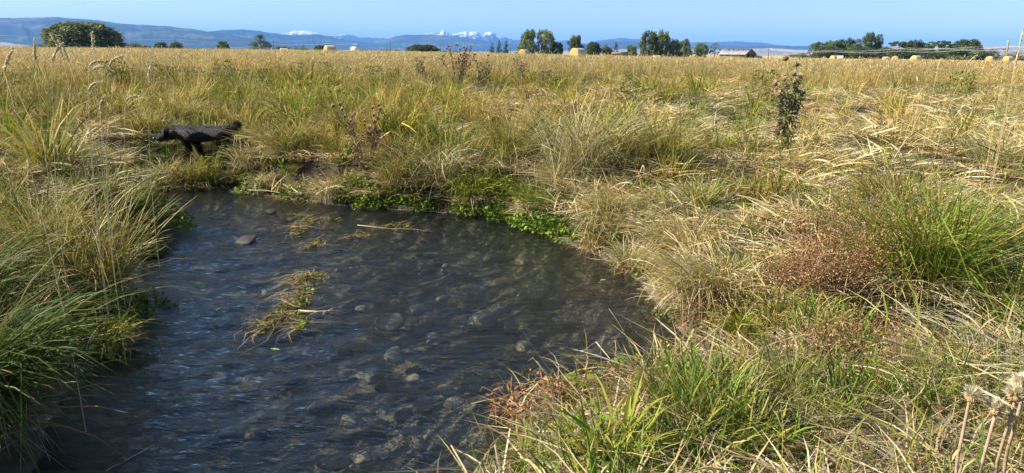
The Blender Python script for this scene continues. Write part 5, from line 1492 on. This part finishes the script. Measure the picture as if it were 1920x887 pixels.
TREES = [
    (103, 202, 40, 400, 'dome', T_WIL, 'huge round willow standing alone before the blue ridge', 'tree', 0),
    (197, 218, 75, 400, 'cotton', T_DRK, 'small dark tree touching the round willow on its right', 'tree', 1),
    (222, 262, 78, 420, 'bush', T_WIL, 'broad green bush right of the small dark tree', 'bush', 1),
    (268, 282, 82, 430, 'bush', T_DRK, 'tiny round bush between two groups of trees', 'bush', 2),
    (291, 313, 78, 430, 'cotton', T_DRK, 'left tree of the pair beside the first utility pole', 'tree', 2),
    (309, 322, 84, 430, 'bush', T_DRK, 'low bush inside the pair by the first utility pole', 'bush', 0),
    (320, 341, 78, 430, 'cotton', T_DRK, 'right tree of the pair beside the first utility pole', 'tree', 0),
    (340, 372, 89, 440, 'bush', T_DRK, 'low dark bush trailing right from the tree pair', 'bush', 1),
    (408, 428, 76, 430, 'cotton', T_DRK, 'lone small tree between the pair and the dark conifer', 'tree', 1),
    (458, 516, 64, 380, 'conifer', T_DRK, 'broad dark tree with a pointed top under the rounded ridge', 'tree', 0),
    (514, 544, 84, 385, 'bush', T_DRK, 'dark bush at the foot of the broad pointed tree', 'bush', 2),
    (549, 579, 86, 390, 'bush', T_WIL, 'round bush under the snowy dome', 'bush', 0),
    (589, 613, 84, 390, 'cotton', T_DRK, 'small dark tree directly left of the lit hay bale', 'tree', 2),
    (668, 690, 92, 400, 'bush', T_WIL, 'low bush right of the white shed', 'bush', 1),
    (703, 754, 92, 410, 'bush', T_WIL, 'long low pale bush left of the dome shaped tree', 'bush', 2),
    (761, 823, 83, 400, 'dome', T_DRK, 'dome shaped dark tree below the dead thistles\' horizon', 'tree', 1),
    (825, 846, 94, 410, 'bush', T_DRK, 'small bush right of the dome shaped tree', 'bush', 0),
    (915, 930, 79, 380, 'conifer', T_CON, 'left one of three dark spruces', 'tree', 1),
    (928, 944, 75, 380, 'conifer', T_CON, 'middle one of three dark spruces', 'tree', 2),
    (941, 957, 74, 380, 'conifer', T_CON, 'right one of three dark spruces', 'tree', 3),
    (972, 1010, 54, 350, 'cotton', T_COT, 'left one of the tall cottonwood pair behind the small bale', 'tree', 0),
    (1006, 1040, 53, 350, 'cotton', T_COT, 'right one of the tall cottonwood pair behind the small bale', 'tree', 1),
    (1034, 1059, 78, 350, 'cotton', T_DRK, 'shorter dark tree attached to the cottonwood pair', 'tree', 3),
    (965, 990, 84, 345, 'bush', T_WIL, 'green bush at the left foot of the cottonwood pair', 'bush', 2),
    (1063, 1095, 65, 340, 'cotton', T_DRK, 'pointed tree directly behind the nearest hay bale', 'tree', 4),
    (1099, 1127, 78, 330, 'dome', T_DRK, 'round dark tree right of the nearest hay bale', 'tree', 2),
    (1122, 1152, 82, 330, 'bush', T_DRK, 'dark bush between the round tree and the small spruce', 'bush', 1),
    (1149, 1163, 78, 330, 'conifer', T_CON, 'small spruce standing beside the low dark shed', 'tree', 0),
    (1173, 1196, 83, 330, 'cotton', T_COT, 'small green tree left of the tallest cottonwood', 'tree', 2),
    (1199, 1238, 57, 340, 'cotton', T_DRK, 'tallest cottonwood in the right half, left of its twin', 'tree', 5),
    (1228, 1260, 56, 345, 'cotton', T_COT, 'twin of the tallest cottonwood, on its right', 'tree', 3),
    (1254, 1276, 73, 345, 'cotton', T_COT, 'medium tree following the cottonwood twins', 'tree', 4),
    (1270, 1298, 72, 345, 'cotton', T_COT, 'medium tree at the right end of the cottonwood twins', 'tree', 0),
    (1304, 1328, 79, 350, 'cotton', T_COT, 'loose tree halfway between the twins and the barn', 'tree', 1),
    (1331, 1352, 80, 350, 'sparse', T_COT, 'thin tree at the left end of the barn', 'tree', 0),
    (1347, 1368, 87, 352, 'sparse', T_GRY, 'thin grey tree behind the barn roof', 'tree', 1),
    (1484, 1530, 99, 600, 'bush', T_WIL, 'low hedge like bush at the left end of the grove', 'bush', 0),
    (1522, 1558, 78, 560, 'cotton', T_DRK, 'leftmost tree of the long dark grove', 'tree', 0),
    (1546, 1582, 74, 565, 'cotton', T_COT, 'second tree of the grove from the left, grey green', 'tree', 2),
    (1570, 1606, 71, 570, 'cotton', T_DRK, 'third tree of the grove from the left', 'tree', 1),
    (1598, 1632, 71, 560, 'bush', T_WIL, 'rounded yellowish tree in the middle of the grove', 'tree', 2),
    (1622, 1650, 60, 570, 'cotton', T_DRK, 'tallest pointed tree of the grove', 'tree', 5),
    (1640, 1666, 64, 575, 'conifer', T_CON, 'dark pointed tree right of the tallest one in the grove', 'tree', 2),
    (1655, 1682, 84, 555, 'bush', T_YEL, 'low yellow green tree in the grove', 'tree', 0),
    (1672, 1706, 74, 560, 'flat', T_DRK, 'flat topped tree right of the yellow green one', 'tree', 0),
    (1705, 1733, 74, 560, 'cotton', T_DRK, 'dark tree between two flat topped ones', 'tree', 4),
    (1728, 1752, 78, 565, 'flat', T_COT, 'small flat topped grey green tree', 'tree', 1),
    (1746, 1780, 74, 555, 'flat', T_DRK, 'tree with a round cap above a wide skirt', 'tree', 2),
    (1779, 1806, 80, 555, 'cotton', T_DRK, 'rounded tree left of the last tall one in the grove', 'tree', 1),
    (1796, 1836, 73, 560, 'dome', T_DRK, 'last tall tree at the right end of the grove', 'tree', 0),
    (1828, 1864, 88, 550, 'bush', T_DRK, 'low dark bush at the right end of the grove', 'bush', 2),
    (1858, 1888, 91, 540, 'sparse', T_GRY, 'bare greyish tree past the end of the grove', 'tree', 2),
    (1886, 1930, 94, 560, 'bush', T_GRY, 'greyish brush at the right edge of the horizon', 'bush', 1),
    (1655, 1712, 84, 545, 'bush', T_DRK, 'dark undergrowth between the yellow green and the flat topped tree', 'bush', 0),
    (20, 60, 86, 700, 'bush', T_DRK, 'distant dark hedge at the left edge, left half', 'bush', 0),
    (55, 108, 83, 700, 'bush', T_DRK, 'distant dark hedge joining the round willow on its left', 'bush', 1),
    (1525, 1580, 83, 540, 'bush', T_DRK, 'dark undergrowth below the left grove trees', 'bush', 1),
    (1580, 1640, 82, 540, 'bush', T_DRK, 'dark undergrowth below the middle grove trees', 'bush', 2),
    (1700, 1760, 84, 540, 'bush', T_DRK, 'dark undergrowth below the flat topped trees', 'bush', 0),
    (1765, 1830, 84, 540, 'bush', T_WIL, 'undergrowth below the last tall grove trees', 'bush', 2)]
for (a, b, c, d, k, tb, lb, ct, v) in TREES:
    tree(a, b, c, d, k, tb, lb, ct, v)

# ------------------------------------------------------------------ utility poles and wires
M['pole'] = plain('weathered_pole', (0.13, 0.11, 0.09), 0.9, 0.1, 3, 0.3, 0.2)
M['wire'] = plain('bright_aluminium_wire', (0.72, 0.72, 0.72), 0.45, 0.5, 1, 0.05, 0.0)
def pole(px, top, d, label, arm=True):
    p = at_d(px, top, d); z = gz(p.x, p.y); H = p.z - z
    th = thing('utility_pole', label, 'utility pole', (p.x, p.y, z), 0, 'utility poles along the horizon')
    g = Geo(); g.tube([(0, 0, -0.1), (0, 0, H * 0.5), (0, 0, H)], [0.20, 0.18, 0.15], 8); obj('shaft', g.mesh('shaft', True), M['pole'], th)
    if arm:
        a = Geo(); a.box(-1.2, 1.2, -0.28, -0.16, H - 0.75, H - 0.58); ar = obj('crossarm', a.mesh('crossarm'), M['pole'], th)
        for xx in (-1.05, 0.55, 1.05):
            i = Geo(); i.tube([(xx, -0.22, H - 0.58), (xx, -0.22, H - 0.46), (xx, -0.22, H - 0.36)], [0.05, 0.08, 0.04], 6); obj('insulator', i.mesh('insulator', True), M['wire'], ar)
    return Vector((p.x, p.y, p.z))
P = {}
for px, top, d, lb in [(328, 72, 420, 'utility pole inside the small tree pair on the left'), (569, 82, 520, 'utility pole above the round bush under the snowy dome'), (612, 81, 520, 'utility pole right behind the lit hay bale'),
                       (660, 81, 520, 'left of the two poles by the white shed'), (671, 80, 500, 'right of the two poles by the white shed'), (732, 80, 520, 'lone pole above the long low bush'),
                       (826, 82, 540, 'pole right of the dome shaped tree'), (957, 80, 560, 'pole just right of the three spruces'), (1442, 91, 420, 'lone pole standing in the open field right of the barn'),
                       (512, 76, 520, 'pole half hidden by the broad pointed tree')]:
    P[px] = pole(px, top, d, lb)
def wire(pts_px, d0, d1, r, label, sag=0.0):
    pts = []
    k = len(pts_px)
    for i in range(k - 1):
        a = at_d(*pts_px[i], d0 + (d1 - d0) * i / (k - 1)); b = at_d(*pts_px[i + 1], d0 + (d1 - d0) * (i + 1) / (k - 1))
        for s in np.linspace(0, 1, 9)[: (9 if i == k - 2 else 8)]:
            q = a.lerp(b, s); q.z -= sag * 4 * s * (1 - s); pts.append(q)
    c = pts[0].copy(); g = Geo(); g.tube([q - c for q in pts], r, 5)
    o = obj('power_line', g.mesh('power_line', True), M['wire']); o.location = c
    tag(o, label, 'wire', 'overhead wires')
wire([(430, 89), (512, 82), (569, 82.5), (612, 81.5), (660, 81.5)], 518, 518, 0.06, 'sagging bright wire below the snowy dome', 0.7)
wire([(660, 82.5), (671, 82)], 518, 500, 0.08, 'short wire between the two poles by the white shed', 0.2)
wire([(0, 66), (328, 74), (512, 77)], 430, 515, 0.045, 'thin faint wire across the blue ridge', 1.0)
wire([(1442, 91.5), (1560, 95), (1690, 90.5), (1760, 91), (1900, 86.5), (1990, 83)], 418, 330, 0.032, 'upper bright wire in front of the dark grove', 0.7)
wire([(1442, 92.5), (1560, 97), (1690, 95.5), (1800, 94), (1990, 88)], 419, 331, 0.03, 'lower bright wire in front of the dark grove', 0.7)
wire([(1700, 89.5), (1830, 88), (1990, 80)], 400, 329, 0.02, 'thin third wire over the right end of the grove', 0.6)

# ------------------------------------------------------------------ the old barn and sheds
M['barn_wood'] = plain('grey_weathered_boards', (0.17, 0.155, 0.14), 0.9, 0.1, 1.5, 0.35, 0.3, 0.03)
M['barn_roof'] = plain('pale_metal_roof', (0.32, 0.31, 0.30), 0.8, 0.3, 0.8, 0.25, 0.1)
M['dark_open'] = plain('dark_opening', (0.012, 0.011, 0.010), 0.95, 0.05, 2, 0.2, 0.0)  # near-black colour painting the barn's unlit inside; also on the shed doors
def barn():
    d = 330; a = at_d(1383, 105, d); z = gz(a.x, a.y)
    th = thing('barn', 'old grey wooden barn with a pale patched roof beside the thin trees', 'barn', (a.x, a.y, z), R(-47))
    L, Wd, H, RH = 5.6, 4.1, 1.7, 3.5
    w = Geo(); w.box(-L, L, -Wd, -Wd + 0.12, 0, H); obj('front_wall', w.mesh('front_wall'), M['barn_wood'], th)
    w = Geo(); w.box(-L, L, Wd - 0.12, Wd, 0, H); obj('rear_wall', w.mesh('rear_wall'), M['barn_wood'], th)
    for s in (-1, 1):
        g = Geo()
        n = 14
        for i in range(n):                                      # upright boards of the gable end
            y0 = -Wd + 2 * Wd * i / n; y1 = -Wd + 2 * Wd * (i + 1) / n - 0.05
            if s == 1 and 3 <= i <= 5: zb = 1.7
            else: zb = 0
            zt = H + (RH - H) * (1 - abs((y0 + y1) / 2) / Wd) - 0.06
            x0 = s * L - 0.08; bo = Geo(); bo.box(x0 + 0.02 * (i % 2), x0 + 0.10 + 0.02 * (i % 2), y0, y1, zb, zt)
            obj('board', bo.mesh('board'), M['barn_wood'], th)
    o = Geo(); o.box(L - 0.9, L - 0.7, -Wd + 2 * Wd * 3 / 14, -Wd + 2 * Wd * 6 / 14, 0, 1.7); obj('doorway_shade_panel', o.mesh('doorway_shade_panel'), M['dark_open'], th)  # near-black panel behind the door gap, standing in for interior shade
    for s in (-1, 1):
        sl = Geo(); n = 11
        for i in range(n):
            x0 = -L - 0.4 + (2 * L + 0.8) * i / n; x1 = -L - 0.4 + (2 * L + 0.8) * (i + 1) / n - 0.03
            yo = s * (Wd + 0.55); k = Geo(); zz = H - (RH - H) * 0.55 / Wd + 0.015 * (i % 2)
            V = [(x0, yo, zz), (x1, yo, zz), (x1, 0, RH + 0.015 * (i % 2)), (x0, 0, RH + 0.015 * (i % 2)), (x0, yo, zz + .09), (x1, yo, zz + .09), (x1, 0, RH + .09), (x0, 0, RH + .09)]
            k.add(V, None, [(0, 3, 2, 1), (4, 5, 6, 7), (0, 1, 5, 4), (1, 2, 6, 5), (2, 3, 7, 6), (3, 0, 4, 7)])
            obj('roof_panel', k.mesh('roof_panel'), M['barn_roof'], th)
    for i in range(5):                                          # darker patches where sheets are lifted along the ridge
        k = Geo(); x0 = -L + 1.2 + i * 2.1; y0 = -1.5; z0 = RH - (RH - H) / Wd * 1.5 + 0.13
        k.add([(x0, y0, z0), (x0 + 1.1, y0, z0), (x0 + 1.1, -0.7, z0 + 0.8 * (RH - H) / Wd), (x0, -0.7, z0 + 0.8 * (RH - H) / Wd), (x0, y0, z0 + .05), (x0 + 1.1, y0, z0 + .05), (x0 + 1.1, -0.7, z0 + .05 + 0.8 * (RH - H) / Wd), (x0, -0.7, z0 + .05 + 0.8 * (RH - H) / Wd)],
              None, [(0, 3, 2, 1), (4, 5, 6, 7), (0, 1, 5, 4), (1, 2, 6, 5), (2, 3, 7, 6), (3, 0, 4, 7)])
        obj('roof_patch', k.mesh('roof_patch'), M['barn_wood'], th)
    ln = Geo(); ln.prism([(L + 0.15, 0), (L + 3.0, 0), (L + 3.0, 0.95), (L + 0.15, 1.3)], 0.2, Wd - 0.2); obj('lean_to', ln.mesh('lean_to'), M['barn_wood'], th)
    th.scale = (1.1, 1.1, 1.2)
barn()
def shed(px, base_y, d, w, h, roof, wall, label, cat, rz):
    a = at_d(px, base_y, d); z = gz(a.x, a.y)
    th = thing('shed', label, cat, (a.x, a.y, z), R(rz), 'small sheds along the horizon')
    g = Geo(); g.prism([(-w / 2, 0), (w / 2, 0), (w / 2, h * 0.72), (0, h * 0.97), (-w / 2, h * 0.72)], -w * 0.7, w * 0.7); obj('wall', g.mesh('wall'), wall, th)
    for s in (-1, 1):
        g = Geo(); g.add([(0, -w * .76, h), (s * w * .56, -w * .76, h * .70), (s * w * .56, w * .76, h * .70), (0, w * .76, h), (0, -w * .76, h + .12), (s * w * .56, -w * .76, h * .70 + .12), (s * w * .56, w * .76, h * .70 + .12), (0, w * .76, h + .12)],
                         None, [(0, 1, 2, 3), (4, 7, 6, 5), (0, 4, 5, 1), (1, 5, 6, 2), (2, 6, 7, 3), (3, 7, 4, 0)])
        obj('roof_panel', g.mesh('roof_panel'), roof, th)
    g = Geo(); g.box(-w * .14, w * .14, -w * .7 - 0.06, -w * .7 - 0.01, 0, h * .55); obj('door', g.mesh('door'), M['dark_open'], th)
M['white_paint'] = plain('white_paint', (0.78, 0.78, 0.76), 0.6, 0.3, 2, 0.08, 0.05)
M['tan_paint'] = plain('tan_paint', (0.45, 0.30, 0.17), 0.8, 0.2, 2, 0.15, 0.05)
shed(666, 98, 420, 3.0, 3.3, M['white_paint'], M['white_paint'], 'small white shed beside the two utility poles', 'shed', 62)
shed(1162, 105, 300, 4.2, 2.1, M['barn_wood'], M['barn_wood'], 'low dark shed beside the small spruce', 'shed', 70)
shed(1640, 106, 548, 4.0, 3.4, M['tan_paint'], M['tan_paint'], 'tan house half hidden in the grove', 'house', 75)
